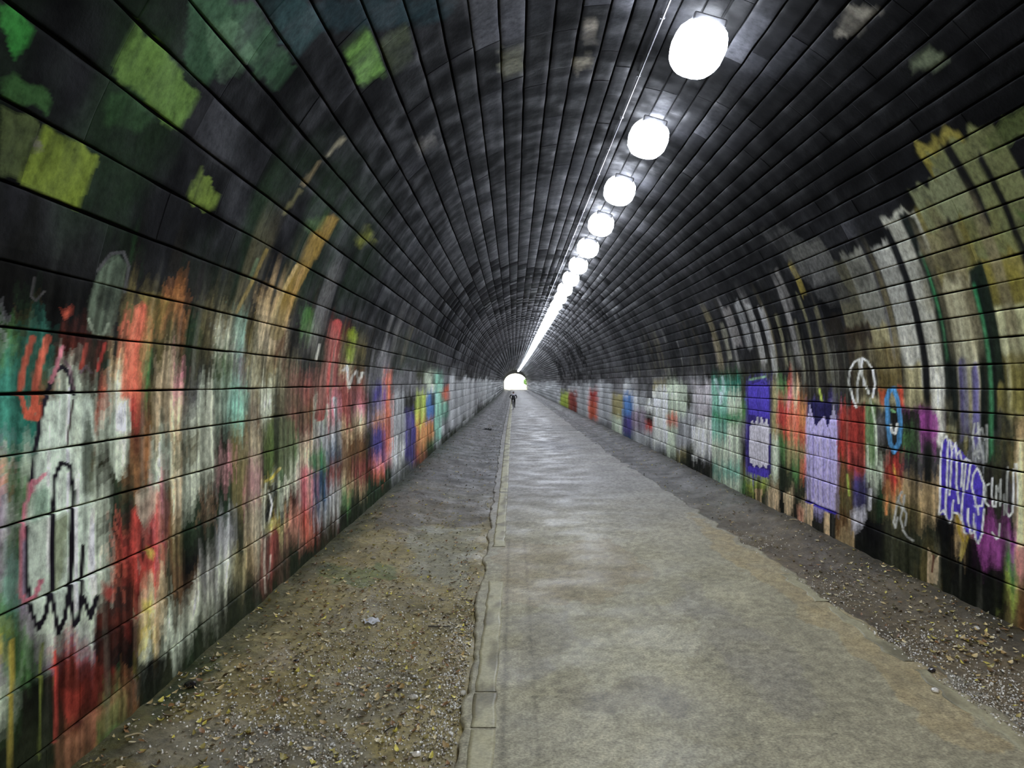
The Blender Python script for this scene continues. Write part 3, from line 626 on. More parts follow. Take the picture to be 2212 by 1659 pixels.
    # streaks running down the haunches above the painted band
    hr = np.where(left, sstep(140, 156, deg) * (1 - sstep(166, 174, deg)), sstep(1, 6, deg) * (1 - sstep(16, 25, deg)))
    stv = sstep(0.55, 0.78, fbm(y * 3.4, s * 0.22, 55, 3)) * hr * (1 - sstep(16, 30, y)) * sstep(5.2, 7.0, y) * np.where(left, .5, .8)
    tint = np.where((noise(y * 1.1, s * 0, 56) > .5)[:, None], lin((118, 110, 82)), lin((136, 134, 130)))
    col = col * (1 - stv[:, None]) + tint * stv[:, None]
    # run-off: dark grime and pale lime drips, mostly where the wall is painted
    drip = sstep(0.56, 0.8, fbm(y * 4.2, s * 0.45, 61, 3))
    lime = sstep(0.66, 0.86, fbm(y * 6.0, s * 0.35, 71, 3)) * (1 - drip)
    painted = np.where(left, sstep(158, 172, deg), 1 - sstep(4, 12, deg))
    near = 1 - sstep(25, 45, y)
    keep = 1 - (np.abs(px - 1780) < 30) * (py > 905) * 0.8 - (np.abs(px - 1640) < 24) * (np.abs(py - 925) < 105) * 0.8 - (np.abs(px - 2080) < 48) * (np.abs(py - 1060) < 110) * 0.8 - (np.abs(px - 125) < 75) * (np.abs(py - 1110) < 260) * 0.45
    # fine vertical wash marks over all the paint, and an olive film on the left
    wash = 0.4 * noise(y * 21, s * 0.9, 62) + 0.45 * fbm(y * 7, s * 0.6, 63) + 0.15 * noise(y * 40, s * 1.6, 64)
    mod = 1 + (np.clip(0.42 + 1.15 * sstep(0.25, 0.75, wash), .3, 1.7) - 1) * (painted * near * np.where(left, 1.0, 0.75) * np.clip(keep, .25, 1))
    col = col * mod[:, None]
    lum = (col @ np.array([0.3, 0.55, 0.15]))[:, None] * np.array([1.05, 1.0, 0.72])
    film = (painted * np.where(left, 0.22 + 0.38 * sstep(5.5, 7, y) * (1 - sstep(10.5, 14, y)) * sstep(.3, .6, fbm(y * 2, s * .7, 65)), 0.18) * np.clip(keep, 0, 1))[:, None]
    col = col * (1 - film) + lum * film
    d1 = (0.62 * drip * painted * near * keep)[:, None]
    col = col * (1 - d1) + np.array([0.018, 0.019, 0.011]) * d1
    l1 = (0.30 * lime * painted * near * keep)[:, None]
    col = col * (1 - l1) + np.array([0.36, 0.36, 0.27]) * l1
    # moss and splashed dirt at the foot of both walls
    foot = np.where(left, -1 * (th - TH_A), (th - TH_B))
    sl = np.where(left, s - s_of_deg(221.0), s_of_deg(-26.0) - s)
    dirt = (1 - sstep(0.0, 0.55, sl + (noise(y * 3, s * 0, 81) - 0.5) * 0.5)) * 0.75
    # keep the sprayed posts at the foot of the right wall
    dirt = dirt * np.where(left, 1, 0.25)
    col = col * (1 - dirt[:, None]) + np.array([0.02, 0.026, 0.012]) * dirt[:, None]
    col = col * (1 + 0.36 * painted)[:, None]
    # tone of single stones
    col = col * (1 + (rnd - .5) * np.where(painted > .5, 0.07, 0.5))[:, None]
    vm = 1 + (0.45 + 1.1 * noise(y * 0.75, s * 0.15, 95) - 1) * sstep(18, 28, y) * painted
    col = col * vm[:, None]
    return np.clip(col, 0.0015, 0.9)

# ------------------------------------------------------------------ masonry lining, stone by stone
def lining_strip(name, s0, s1, out, mat):
    ss = np.linspace(s0, s1, max(3, int((s1 - s0) / 0.12)))
    ys = np.concatenate([np.arange(Y_BACK, 70, 4.0), np.arange(70, Y_END + 0.01, 9.2)])
    ys[-1] = Y_END
    S, Y = np.meshgrid(ss, ys)
    P = lining(S.ravel(), Y.ravel(), out)
    ns, ny = len(ss), len(ys)
    q = []
    for j in range(ny - 1):
        a = np.arange(ns - 1) + j * ns
        q.append(np.stack([a, a + 1, a + 1 + ns, a + ns], -1))
    me = mesh_np(name, P, np.concatenate(q), smooth=True)
    me.materials.append(mat)
    return link(name, me)

wall_left = tag(lining_strip('wall_left', SJ[0], SJ[I_L], -0.03, M['mortar']), 'left tunnel wall of coursed stone covered in faded graffiti', kind='structure')
ceiling = tag(lining_strip('ceiling', SJ[I_L], SJ[I_R], -0.03, M['mortar']), 'soot-black stone vault of the tunnel', kind='structure')
wall_right = tag(lining_strip('wall_right', SJ[I_R], SJ[-1], -0.03, M['mortar']), 'right tunnel wall of coursed stone with purple and white graffiti', kind='structure')
PARTS = [(wall_left, 0, I_L, 2.8), (ceiling, I_L, I_R, 7.0), (wall_right, I_R, len(SJ) - 1, 2.5)]
GAP = 0.0065

def stone_grid(y0, y1, s0, s1, nu, nv, proud, wob):
    u = np.linspace(y0, y1, nu); v = np.linspace(s0, s1, nv)
    inset = 0.009
    if nu > 2: u[1] = min(u[1], y0 + inset); u[-2] = max(u[-2], y1 - inset)
    if nv > 2: v[1] = min(v[1], s0 + inset); v[-2] = max(v[-2], s1 - inset)
    ue = np.concatenate([[y0], u, [y1]]); ve = np.concatenate([[s0], v, [s1]])
    nue, nve = nu + 2, nv + 2
    V, U = np.meshgrid(ve, ue)
    h = np.full((nue, nve), proud)
    h += (noise(U * 5, V * 5, 91) - 0.5) * 0.010
    e = np.zeros((nue, nve), bool); e[1:-1, 1] = e[1:-1, -2] = True
    h[e] -= 0.005
    b = np.zeros((nue, nve), bool); b[0] = b[-1] = True; b[:, 0] = b[:, -1] = True
    h[b] = -0.05
    w = (noise(U * 2.3, V * 0 + wob, 93) - 0.5) * 0.012
    Vw = V + w
    a = (np.arange(nue - 1)[:, None] * nve + np.arange(nve - 1)[None, :]).ravel()
    q = np.stack([a, a + 1, a + 1 + nve, a + nve], -1)
    return U.ravel(), Vw.ravel(), h.ravel(), q

def px_size(y0, y1, s0, s1):
    c = lining(np.array([s0, s1, s0, s1, (s0 + s1) / 2, (s0 + s1) / 2]), np.array([y0, y0, y1, y1, y0, y1]), 0.0)
    x, y = project(c)
    w = max(math.hypot(x[0] - x[2], y[0] - y[2]), math.hypot(x[1] - x[3], y[1] - y[3]))
    h = max(math.hypot(x[0] - x[1], y[0] - y[1]), math.hypot(x[2] - x[3], y[2] - y[3]))
    inside = (max(x) > -30) and (min(x) < 2242) and (max(y) > -30) and (min(y) < 1689) and y1 > 1.5
    ax, ay = np.clip(x, 0, 2212), np.clip(y, 0, 1659)
    p = [(ax[0], ay[0]), (ax[1], ay[1]), (ax[3], ay[3]), (ax[2], ay[2])]
    area = abs(sum(p[i][0] * p[(i + 1) % 4][1] - p[(i + 1) % 4][0] * p[i][1] for i in range(4))) / 2
    return w, h, inside, area

stones = []
for wi, (wobj, i0, i1, spacing) in enumerate(PARTS):
    for ci in range(i0, i1):
        g_ = GAP * (1.35 if wi == 1 else 1.0)
        s0, s1 = SJ[ci] + g_, SJ[ci + 1] - g_
        y = Y_BACK + random.random() * 1.5
        ylist = [Y_BACK]
        while y < Y_END - 1:
            ylist.append(y)
            if y < 1.0: y += random.uniform(1.6, 2.4)
            elif y < 60: y += random.uniform(0.85, 1.9)
            elif y < 80: y += random.uniform(1.5, 2.6)
            elif y < 130: y += random.uniform(6, 9)
            else: y += random.uniform(20, 34)
        ylist.append(Y_END)
        for a, b in zip(ylist[:-1], ylist[1:]):
            if b - a < 0.1: continue
            tight = 0.0012 if wi == 1 else 0.0
            ya, yb = a + tight, b - tight
            w, h, ins, area = px_size(max(ya, 0.5), max(yb, 0.6), s0, s1)
            if ins:
                sp = spacing
                nu = int(np.clip(math.ceil(w / sp) + 1, 2, 70)); nv = int(np.clip(math.ceil(h / sp) + 1, 3, 70))
                if yb - ya > 5: nu = max(nu, 4)
            else:
                nu, nv = 2, 3
                area = 0
            stones.append([wi, ci, ya, yb, s0, s1, nu, nv, area])

# pick the stones that show largest as parts of their own
order = sorted(range(len(stones)), key=lambda k: -stones[k][8])
single = set(); cnt = [0, 0, 0]
for k in order:
    wi = stones[k][0]
    if cnt[wi] < 300 and stones[k][8] > 60:
        single.add(k); cnt[wi] += 1

UU, VV, HH, QQ, OFF, RND = [], [], [], [], [0], []
for k, (wi, ci, ya, yb, s0, s1, nu, nv, area) in enumerate(stones):
    r = random.random()
    U, V, H, q = stone_grid(ya, yb, s0, s1, nu, nv, random.uniform(-0.002, 0.003), ci * 3.7 + k * 0.01)
    UU.append(U); VV.append(V); HH.append(H); QQ.append(q); OFF.append(OFF[-1] + len(U)); RND.append(np.full(len(U), r))
UA, VA, HA, RA = map(np.concatenate, (UU, VV, HH, RND))
PA = lining(VA, UA, HA)
P0 = lining(VA, UA, 0 * HA)
pxa, pya = project(P0)
tha = np.interp(VA, s_tab, th_tab)
CA = wall_colour(pxa, pya, UA, VA, tha, RA)

rest = {0: [], 1: [], 2: []}
for k, st in enumerate(stones):
    a, b = OFF[k], OFF[k + 1]
    if k in single:
        c = PA[a:b].mean(0)
        me = mesh_np('stone', PA[a:b] - c, QQ[k], col=CA[a:b], smooth=False)
        me.materials.append(M['stone'])
        link('stone', me, PARTS[st[0]][0], tuple(c))
    else:
        rest[st[0]].append(k)
for wi, ks in rest.items():
    vs, qs, cs, o = [], [], [], 0
    for k in ks:
        a, b = OFF[k], OFF[k + 1]
        vs.append(PA[a:b]); cs.append(CA[a:b]); qs.append(QQ[k] + o); o += b - a
    me = mesh_np('distant_stones', np.concatenate(vs), np.concatenate(qs), col=np.concatenate(cs))
    me.materials.append(M['stone'])
    tag(link('distant_stones', me, PARTS[wi][0]), kind='stuff')
print('stones', len(stones), 'verts', len(PA), 'single', cnt)

# ------------------------------------------------------------------ floor: path and verges
def path_left(y):  return -0.38 - 0.17 * sstep(5, 40, y) + bend(y)
def path_right(y): return 3.46 - 0.26 * sstep(8, 30, y) + bend(y)

def depth_rows(y0, y1, k=0.012):
    ys = [y0]
    while ys[-1] < y1: ys.append(ys[-1] + max(0.04, abs(ys[-1]) * k if ys[-1] > 3.5 else 0.6))
    ys[-1] = y1
    return np.array(ys)

PATCH_PATH = [  # worn and damp patches on the path
 ((150, 146, 124), .75, [(1232, 1425), (1300, 1385), (1420, 1350), (1560, 1345), (1480, 1400), (1500, 1450), (1430, 1480), (1300, 1475)]),
 ((146, 142, 122), .6, [(1000, 1560), (1100, 1500), (1400, 1540), (1500, 1600), (1640, 1640), (1500, 1659), (1000, 1659)]),
 ((150, 146, 130), .6, [(1440, 1300), (1500, 1275), (1520, 1320), (1450, 1330)]),
 ((88, 83, 74), .6, [(1215, 1490), (1300, 1478), (1420, 1480), (1490, 1510), (1500, 1545), (1400, 1545), (1240, 1520)]),
 ((104, 100, 92), .5, [(1480, 1240), (1600, 1330), (1720, 1420), (1800, 1540), (1700, 1560), (1560, 1440), (1470, 1310)]),
 ((136, 120, 82), .8, [(1520, 1120), (1640, 1200), (1800, 1290), (1960, 1400), (2110, 1560), (2200, 1640), (2050, 1600), (1900, 1470), (1740, 1340), (1560, 1190), (1480, 1110)]),
 ((120, 104, 74), .6, [(1080, 1180), (1330, 1170), (1420, 1230), (1300, 1300), (1080, 1310)]),
 ((104, 100, 90), .6, [(1110, 1330), (1230, 1320), (1250, 1420), (1120, 1480)]),
 ((96, 96, 98), .7, [(1140, 955), (1190, 950), (1260, 965), (1200, 980)]),  # wet spot, the reflection on it put into the grey tone
]

def floor_noise_px(px, py, x, y):
    return px + (fbm(x * 3, y * 2, 101) - .5) * 90 * np.clip(6 / np.maximum(y, 1), .1, 1), py + (fbm(x * 3, y * 2, 102) - .5) * 70 * np.clip(6 / np.maximum(y, 1), .1, 1)

def path_colour(P):
    px, py = project(P); x, y = P[:, 0], P[:, 1]
    jx, jy = floor_noise_px(px, py, x, y)
    near = 1 - sstep(9, 20, y)
    c = lin((146, 142, 136)) * (1 - near[:, None]) + lin((152, 146, 119)) * near[:, None]
    c = c * (0.75 + 0.5 * fbm(x * 1.6, y * 0.9, 103))[:, None]
    for cc, w, pts in PATCH_PATH:
        m = poly_mask(jx, jy, pts) * w * (0.3 + 0.6 * fbm(x * 6, y * 4, 104))
        c = c * (1 - m[:, None]) + 1.45 * lin(cc) * m[:, None]
    # tyre-polished, water-darkened bands across the far path
    band = sstep(0.55, 0.75, noise(x * 0.15, y * 0.35, 105)) * sstep(14, 22, y) * 0.45
    c = c * (1 - band[:, None] * 0.55)
    # faint lengthwise joint beside the painted line
    j1 = np.exp(-((x - bend(y) + 0.075) / 0.018) ** 2) + 0.7 * np.exp(-((x - bend(y) - 0.16) / 0.014) ** 2)
    c = c * (1 - 0.4 * np.clip(j1, 0, 1) * (y < 12))[:, None]
    g = fbm(x * 22, y * 22, 106, 2)
    c = c * (0.55 + 0.9 * g)[:, None]
    return np.clip(c, 0.01, 0.8)

def grid_mesh(name, ys, xf0, xf1, nx, zf, cf, mat, xpow=1.0, skirt=None):
    t = np.linspace(0, 1, nx) ** xpow
    X0, X1 = xf0(ys), xf1(ys)
    X = X0[:, None] * (1 - t) + X1[:, None] * t
    Y = np.repeat(ys[:, None], nx, 1)
    Z = zf(X, Y, t)
    P = np.stack([X, Y, Z], -1).reshape(-1, 3)
    a = (np.arange(len(ys) - 1)[:, None] * nx + np.arange(nx - 1)[None, :]).ravel()
    q = np.stack([a, a + 1, a + 1 + nx, a + nx], -1)
    me = mesh_np(name, P, q, col=cf(P), smooth=True)
    me.materials.append(mat)
    return link(name, me)

ys_path = depth_rows(Y_BACK, Y_END, 0.006)
def edge_l(y): return path_left(y) + (noise(y * 3.1, y * 0, 111) - .5) * 0.07 + (noise(y * 11, y * 0, 112) - .5) * 0.025
def edge_r(y): return path_right(y) + (noise(y * 2.3, y * 0, 113) - .5) * 0.16 + (noise(y * 9, y * 0, 114) - .5) * 0.05
def path_z(X, Y, t):
    z = (noise(X * 1.3, Y * 0.6, 115) - .5) * 0.012
    z = np.where((t == 0) | (t == 1), -0.09, z)          # broken edges drop to the verge
    return np.broadcast_to(z, X.shape).copy()
def path_x0(y): return edge_l(y)
def path_x1(y): return edge_r(y)
# repeat first and last column for a steep edge
def path_grid():
    ys = ys_path; nx = 150
    t = np.linspace(0, 1, nx)
    X = edge_l(ys)[:, None] * (1 - t) + edge_r(ys)[:, None] * t
    X = np.concatenate([X[:, :1] - 0.012, X, X[:, -1:] + 0.02], 1)
    Y = np.repeat(ys[:, None], nx + 2, 1)
    Z = (noise(X * 1.3, Y * 0.6, 115) - .5) * 0.010
    Z[:, 0] = -0.10; Z[:, -1] = -0.10
    P = np.stack([X, Y, Z], -1).reshape(-1, 3)
    n2 = nx + 2
    a = (np.arange(len(ys) - 1)[:, None] * n2 + np.arange(n2 - 1)[None, :]).ravel()
    q = np.stack([a, a + 1, a + 1 + n2, a + n2], -1)
    me = mesh_np('floor', P, q, col=path_colour(P), smooth=True)
    me.materials.append(M['path'])
    return link('floor', me)
floor = tag(path_grid(), 'worn asphalt cycle path running down the tunnel', kind='structure')

Z_BASE_L, Z_BASE_R = 0.06 * EYE, 0.04 * EYE
def verge_l_z(X, Y):
    t = np.clip((path_left(Y) - X) / (path_left(Y) - XL - bend(Y)), 0, 1)
    return -0.035 + (Z_BASE_L + 0.035) * sstep(0.25, 1.0, t) + (fbm(X * 2.2, Y * 1.5, 121) - .5) * 0.045 + (fbm(X * 9, Y * 9, 122, 2) - .5) * 0.022
def verge_r_z(X, Y):
    t = np.clip((X - path_right(Y)) / (XR + bend(Y) - path_right(Y)), 0, 1)
    return -0.02 + (Z_BASE_R + 0.02) * sstep(0.3, 1.0, t) + (fbm(X * 2.2, Y * 1.5, 123) - .5) * 0.05 + (fbm(X * 9, Y * 9, 124, 2) - .5) * 0.026

PATCH_VERGE = [
 ((84, 84, 82), .6, [(200, 1659), (330, 1560), (560, 1560), (760, 1600), (860, 1659)]),
 ((90, 88, 78), .5, [(640, 1480), (800, 1430), (900, 1480), (860, 1560), (700, 1600)]),
 ((128, 116, 92), .7, [(520, 1430), (600, 1405), (660, 1425), (600, 1450)]),
 ((96, 84, 44), .6, [(470, 1470), (620, 1440), (760, 1480), (640, 1530), (480, 1520)]),
 ((98, 84, 52), .7, [(940, 1400), (1010, 1380), (1010, 1500), (950, 1500)]),
 ((110, 112, 96), .7, [(880, 1140), (1040, 1140), (1000, 1290), (900, 1260)]),
 ((66, 84, 40), .8, [(700, 1225), (850, 1215), (850, 1255), (700, 1260)]),
 ((30, 52, 24), .8, [(330, 1500), (420, 1420), (480, 1400), (420, 1500), (330, 1560)]),
 ((60, 58, 58), .7, [(860, 1060), (1060, 1060), (1050, 1135), (800, 1140)]),
 ((100, 98, 86), .8, [(960, 1066), (1060, 1070), (1058, 1084), (970, 1078)]),
 ((120, 120, 108), .7, [(2000, 1440), (2212, 1560), (2212, 1659), (2100, 1560)]),
]
def verge_colour(side):
    def f(P):
        px, py = project(P); x, y = P[:, 0], P[:, 1]
        jx, jy = floor_noise_px(px, py, x, y)
        near = 1 - sstep(11, 20, y)
        nearc = lin((132, 120, 76)) if side == 0 else lin((94, 83, 60))
        c = lin((96, 93, 90)) * (1 - near[:, None]) + nearc * near[:, None]
        c = c * (0.55 + 0.9 * fbm(x * 2.0, y * 1.3, 131 + side))[:, None]
        for cc, w, pts in PATCH_VERGE:
            m = poly_mask(jx, jy, pts) * w * (0.4 + 0.6 * fbm(x * 5, y * 4, 134))
            c = c * (1 - m[:, None]) + 1.7 * lin(cc) * m[:, None]
        # moss along the foot of the wall
        dw = (x - XL - bend(y)) if side == 0 else (XR + bend(y) - x)
        ms = (1 - sstep(0.05, 0.5, dw + (fbm(x * 3, y * 3, 135) - .5) * .5)) * 0.7
        mossc = lin((34, 48, 22)) if side == 0 else lin((46, 42, 26))
        c = c * (1 - ms[:, None]) + mossc * ms[:, None]
        c = c * (0.6 + 0.8 * fbm(x * 14, y * 14, 136, 2))[:, None]
        return np.clip(c, 0.006, 0.7)
    return f
ys_v = depth_rows(Y_BACK, Y_END, 0.008)
verge_left = tag(grid_mesh('verge_left', ys_v, lambda y: XL - 0.12 + bend(y), lambda y: path_left(y) + 0.15, 90,
                           lambda X, Y, t: verge_l_z(X, Y), verge_colour(0), M['verge']), 'muddy leaf-strewn verge along the left wall', kind='structure')
verge_right = tag(grid_mesh('verge_right', ys_v, lambda y: path_right(y) - 0.2, lambda y: XR + 0.12 + bend(y), 70,
                            lambda X, Y, t: verge_r_z(X, Y) - np.where(X < path_right(Y) - 0.05, 0.03, 0), verge_colour(1), M['verge']), 'gravelly dirt verge along the right wall', kind='structure')

# painted edge lines, worn through in places
def edge_line(name, y0, y1, xa, xb, ragged, colf, z=0.012):
    ys = depth_rows(y0, y1, 0.006)
    n = 7
    t = np.linspace(0, 1, n)
    A = xa(ys) + (noise(ys * 8, ys * 0, 141) - .5) * ragged; B = xb(ys) + (noise(ys * 8, ys * 0, 142) - .5) * ragged
    X = A[:, None] * (1 - t) + B[:, None] * t
    X = np.concatenate([X[:, :1], X, X[:, -1:]], 1)
    Y = np.repeat(ys[:, None], n + 2, 1)
    Z = z - 0.006 + (noise(X * 1.3, Y * 0.6, 115) - .5) * 0.010
    Z[:, 0] -= 0.02; Z[:, -1] -= 0.02
    P = np.stack([X, Y, Z], -1).reshape(-1, 3)
    m = n + 2
    a = (np.arange(len(ys) - 1)[:, None] * m + np.arange(m - 1)[None, :]).ravel()
    q = np.stack([a, a + 1, a + 1 + m, a + m], -1)
    me = mesh_np(name, P, q, col=colf(P), smooth=False)
    me.materials.append(M['line'])
    return me
def line_col(P):
    x, y = P[:, 0], P[:, 1]
    w = sstep(0.30, 0.55, fbm(x * 6, y * 2.5, 143))
    c = lin((124, 118, 92)) * (1 - w[:, None]) + lin((172, 166, 132)) * w[:, None]
    return c * (0.8 + 0.4 * fbm(x * 20, y * 14, 144))[:, None]
trim_1 = empty('trim_1', (0, 0, 0))
tag(trim_1, 'worn pale edge line painted along the left of the path', kind='structure')
for (a, b) in ((-10.0, 5.42), (5.46, 6.05), (6.09, 9.45), (11.45, 17.0), (17.15, 30.0), (30.3, 60.0), (60.6, 110.0)):
    link('line_stripe', edge_line('line_stripe', a, b, lambda y: -0.30 - 0.07 * sstep(8, 40, y) + bend(y), lambda y: -0.13 - 0.03 * sstep(8, 40, y) + bend(y), 0.02, line_col), trim_1)
def line_col2(P):
    return line_col(P) * 0.85
trim_2 = empty('trim_2', (0, 0, 0))
tag(trim_2, 'broken remains of a pale edge line on the right of the path', kind='structure')
for (a, b) in ((3.0, 4.9), (4.95, 6.55), (6.75, 8.4), (8.6, 9.8)):
    link('line_stripe', edge_line('line_stripe', a, b, lambda y: 3.31 + 0 * y, lambda y: 3.44 + 0 * y, 0.09, line_col2), trim_2)

# ------------------------------------------------------------------ the two mouths and the ground outside
M['grass'] = mat_plain('rough_grass', (0.10, 0.13, 0.08), 0.9, noise_scale=1.5, spread=0.4)
M['portal'] = mat_plain('portal_stone', (0.10, 0.095, 0.085), 0.9, noise_scale=1.2, spread=0.3)
def mouth(name, y, zscale, thick, sgn, label):
    ths = np.linspace(TH_A, TH_B, 60)
    r = ray_profile(ths)
    xo, zo = r * np.cos(ths) * 1.12, r * np.sin(ths) * 1.12
    xi, zi = r * np.cos(ths) * 0.985, np.where(r * np.sin(ths) > 0, r * np.sin(ths) * zscale, r * np.sin(ths))
    vs, q = [], []
    for k in range(60):
        for (x, z, yy) in ((xo[k], zo[k], y), (xi[k], zi[k], y), (xi[k], zi[k], y + sgn * thick), (xo[k] * 1.5, zo[k] * 1.5 + 0.4, y + sgn * thick)):
            vs.append((x + float(bend(y)), yy, z + EYE))
    for k in range(59):
        a, b = k * 4, k * 4 + 4
        for i in range(4):
            j = (i + 1) % 4
            q.append((a + i, a + j, b + j, b + i))
    me = mesh_np(name, np.array(vs), np.array(q))
    me.materials.append(M['portal'])
    return tag(link(name, me), label, kind='structure')
mouth('wall_far', Y_END, 0.70, 0.8, 1, 'stone arch of the bright far mouth of the tunnel')
mouth('wall_near', Y_BACK, 0.97, 0.8, -1, 'stone arch of the near mouth behind the camera')
def ground(name, y0, y1, label):
    xs = np.linspace(-40, 40, 21); ys = np.linspace(y0, y1, 11)
    X, Y = np.meshgrid(xs, ys)
    Z = -0.12 + 2.2 * sstep(4.5, 16, np.abs(X - 0.5)) + (noise(X * .3, Y * .3, 151) - .5) * .3
    a = (np.arange(10)[:, None] * 21 + np.arange(20)[None, :]).ravel()
    me = mesh_np(name, np.stack([X, Y, Z], -1).reshape(-1, 3), np.stack([a, a + 1, a + 22, a + 21], -1), smooth=True)
    me.materials.append(M['grass'])
    tag(link(name, me), label, kind='structure')
ground('ground', Y_END, Y_END + 90, 'grassy cutting outside the far mouth')
ground('ground', Y_BACK - 60, Y_BACK, 'grassy cutting outside the near mouth')

# ------------------------------------------------------------------ lamps along the vault
M['lamp_glass'], nt, b, L = mat_new('lit_diffuser')
b.inputs['Base Color'].default_value = (0.9, 0.9, 0.9, 1)
b.inputs['Emission Color'].default_value = LAMP_COLOUR + (1,)
b.inputs['Emission Strength'].default_value = LAMP_STRENGTH
M['lamp_glass'].cycles.emission_sampling = 'FRONT'
M['lamp_body'] = mat_plain('grey_lamp_housing', (0.16, 0.16, 0.17), 0.5, 0.0, noise_scale=12)
M['steel'] = mat_plain('galvanised_steel', (0.42, 0.43, 0.44), 0.35, 0.9, noise_scale=20)

def bm_mesh(name, bm, mat, smooth=False):
    me = bpy.data.meshes.new(name)
    if smooth:
        for f in bm.faces: f.smooth = True
    bm.to_mesh(me); bm.free()
    me.materials.append(mat)
    return me

def bm_box(bm, c, size, bevel=0.0):
    r = bmesh.ops.create_cube(bm, size=1.0, matrix=Matrix.Translation(c) @ Matrix.Diagonal((*size, 1)))
    if bevel:
        es = list({e for v in r['verts'] for e in v.link_edges})
        bmesh.ops.bevel(bm, geom=es, offset=bevel, segments=2, affect='EDGES', profile=0.5)

def bm_rod(bm, p0, p1, r, seg=8):
    p0, p1 = Vector(p0), Vector(p1)
    d = p1 - p0
    q = Vector((0, 0, 1)).rotation_difference(d.normalized())
    bmesh.ops.create_cone(bm, cap_ends=True, segments=seg, radius1=r, radius2=r, depth=d.length,
                          matrix=Matrix.Translation((p0 + p1) / 2) @ q.to_matrix().to_4x4())

def superellipsoid(bm, c, size, nu=20, nv=10, e=0.6):
    rows = []
    for j in range(nv + 1):
        v = -math.pi / 2 + math.pi * j / nv
        row = []
        for i in range(nu):
            u = 2 * math.pi * i / nu
            f = lambda w: math.copysign(abs(w) ** e, w)
            row.append(bm.verts.new((c[0] + size[0] * f(math.cos(v)) * f(math.cos(u)), c[1] + size[1] * f(math.cos(v)) * f(math.sin(u)), c[2] + size[2] * f(math.sin(v)))))
        rows.append(row)
    for j in range(nv):
        for i in range(nu):
            k = (i + 1) % nu
            try: bm.faces.new((rows[j][i], rows[j][k], rows[j + 1][k], rows[j + 1][i]))
            except ValueError: pass
    bmesh.ops.remove_doubles(bm, verts=bm.verts, dist=1e-4)

# local frame: x across, y along the tunnel, z up towards the vault
bm = bmesh.new(); superellipsoid(bm, (0, 0, -0.02), (0.28, 0.44, 0.24), 18, 8, 0.85)
me_diff = bm_mesh('diffuser', bm, M['lamp_glass'], True)
bm = bmesh.new(); superellipsoid(bm, (0, 0, -0.02), (0.28, 0.44, 0.24), 7, 4, 0.85)
me_diff_far = bm_mesh('diffuser', bm, M['lamp_glass'], True)
bm = bmesh.new(); bm_box(bm, (0, 0, 0.13), (0.34, 0.72, 0.10), 0.02)
me_house = bm_mesh('housing', bm, M['lamp_body'])
bm = bmesh.new(); bm_box(bm, (0, 0, 0.20), (0.06, 0.05, 0.14)); bm_box(bm, (0, 0, 0.255), (0.16, 0.10, 0.02))
me_brk = bm_mesh('bracket', bm, M['steel'])

TH_LAMP = math.atan2(725, 387)
S_LAMP = float(np.interp(-TH_LAMP, -th_tab, s_tab))
R_LAMP = 0.935 * float(ray_profile(np.array([TH_LAMP]))[0])
LAMP_D0 = F * R_LAMP * 1.217e-3
LAMP_STEP = F * R_LAMP * 0.452e-3
e = 0.05
t0, t1 = lining(np.array([S_LAMP - e]), np.array([0.0]))[0], lining(np.array([S_LAMP + e]), np.array([0.0]))[0]
roll = math.atan2(-(t1 - t0)[2], (t1 - t0)[0])
DROP = 0.26
k0 = -int((LAMP_D0 - Y_BACK - 1) / LAMP_STEP)
kmax = int((Y_END - 2 - LAMP_D0) / LAMP_STEP)
ordw = ['nearest', 'second nearest', 'third nearest', 'fourth nearest', 'fifth nearest', 'sixth nearest', 'seventh nearest', 'eighth nearest', 'ninth nearest', 'tenth nearest', 'eleventh nearest', 'twelfth nearest']
for k in range(k0, kmax + 1):
    y = LAMP_D0 + k * LAMP_STEP
    p = lining(np.array([S_LAMP]), np.array([y]), DROP)[0]
    o = empty('tunnel_lamp', tuple(p))
    o.rotation_euler = (0, roll, 0)
    if k < 0: lab = 'glowing white lamp on the vault above and behind the camera'
    elif k < 12: lab = 'glowing white vault lamp, the %s to the camera in the row' % ordw[k]
    else: lab = 'glowing white lamp far down the row on the vault'
    tag(o, lab, 'lamp', 'lamps in a row along the vault')
    link('diffuser', me_diff if 0 <= k < 8 else me_diff_far, o); link('housing', me_house, o)
    if k < 24: link('bracket', me_brk, o)

# conduit clipped to the vault beside the lamps
S_CON = s_of_deg(67.9)
M['conduit'] = mat_plain('dull_conduit', (0.10, 0.10, 0.11), 0.55, 0.4, noise_scale=20)
def tube_along(name, s, y0, y1, r, out, mat, seg=6):
    ys = np.concatenate([np.arange(y0, 70, 3.0), np.arange(70, y1, 9.0), [y1]])
    c = lining(np.full(len(ys), s), ys, out)
    c[:, 2] += -0.012 * np.abs(np.sin(ys * 1.1))
    vs = []
    for i in range(len(ys)):
        for j in range(seg):
            a = 2 * math.pi * j / seg
            vs.append((c[i, 0] + r * math.cos(a), c[i, 1], c[i, 2] + r * math.sin(a)))
    q = [(i * seg + j, i * seg + (j + 1) % seg, (i + 1) * seg + (j + 1) % seg, (i + 1) * seg + j) for i in range(len(ys) - 1) for j in range(seg)]
    me = mesh_np(name, np.array(vs), np.array(q), smooth=True)
    me.materials.append(mat)
    return me
con = empty('cable_conduit', tuple(lining(np.array([S_CON]), np.array([Y_BACK]), 0.05)[0]))
tag(con, 'thin steel cable conduit running along the vault beside the lamps', 'conduit')
m_t = tube_along('tube', S_CON, Y_BACK + 0.5, 200, 0.011, 0.03, M['conduit'])
t_o = link('tube', m_t); t_o.parent = con; t_o.matrix_parent_inverse = Matrix.Translation(-Vector(con.location))
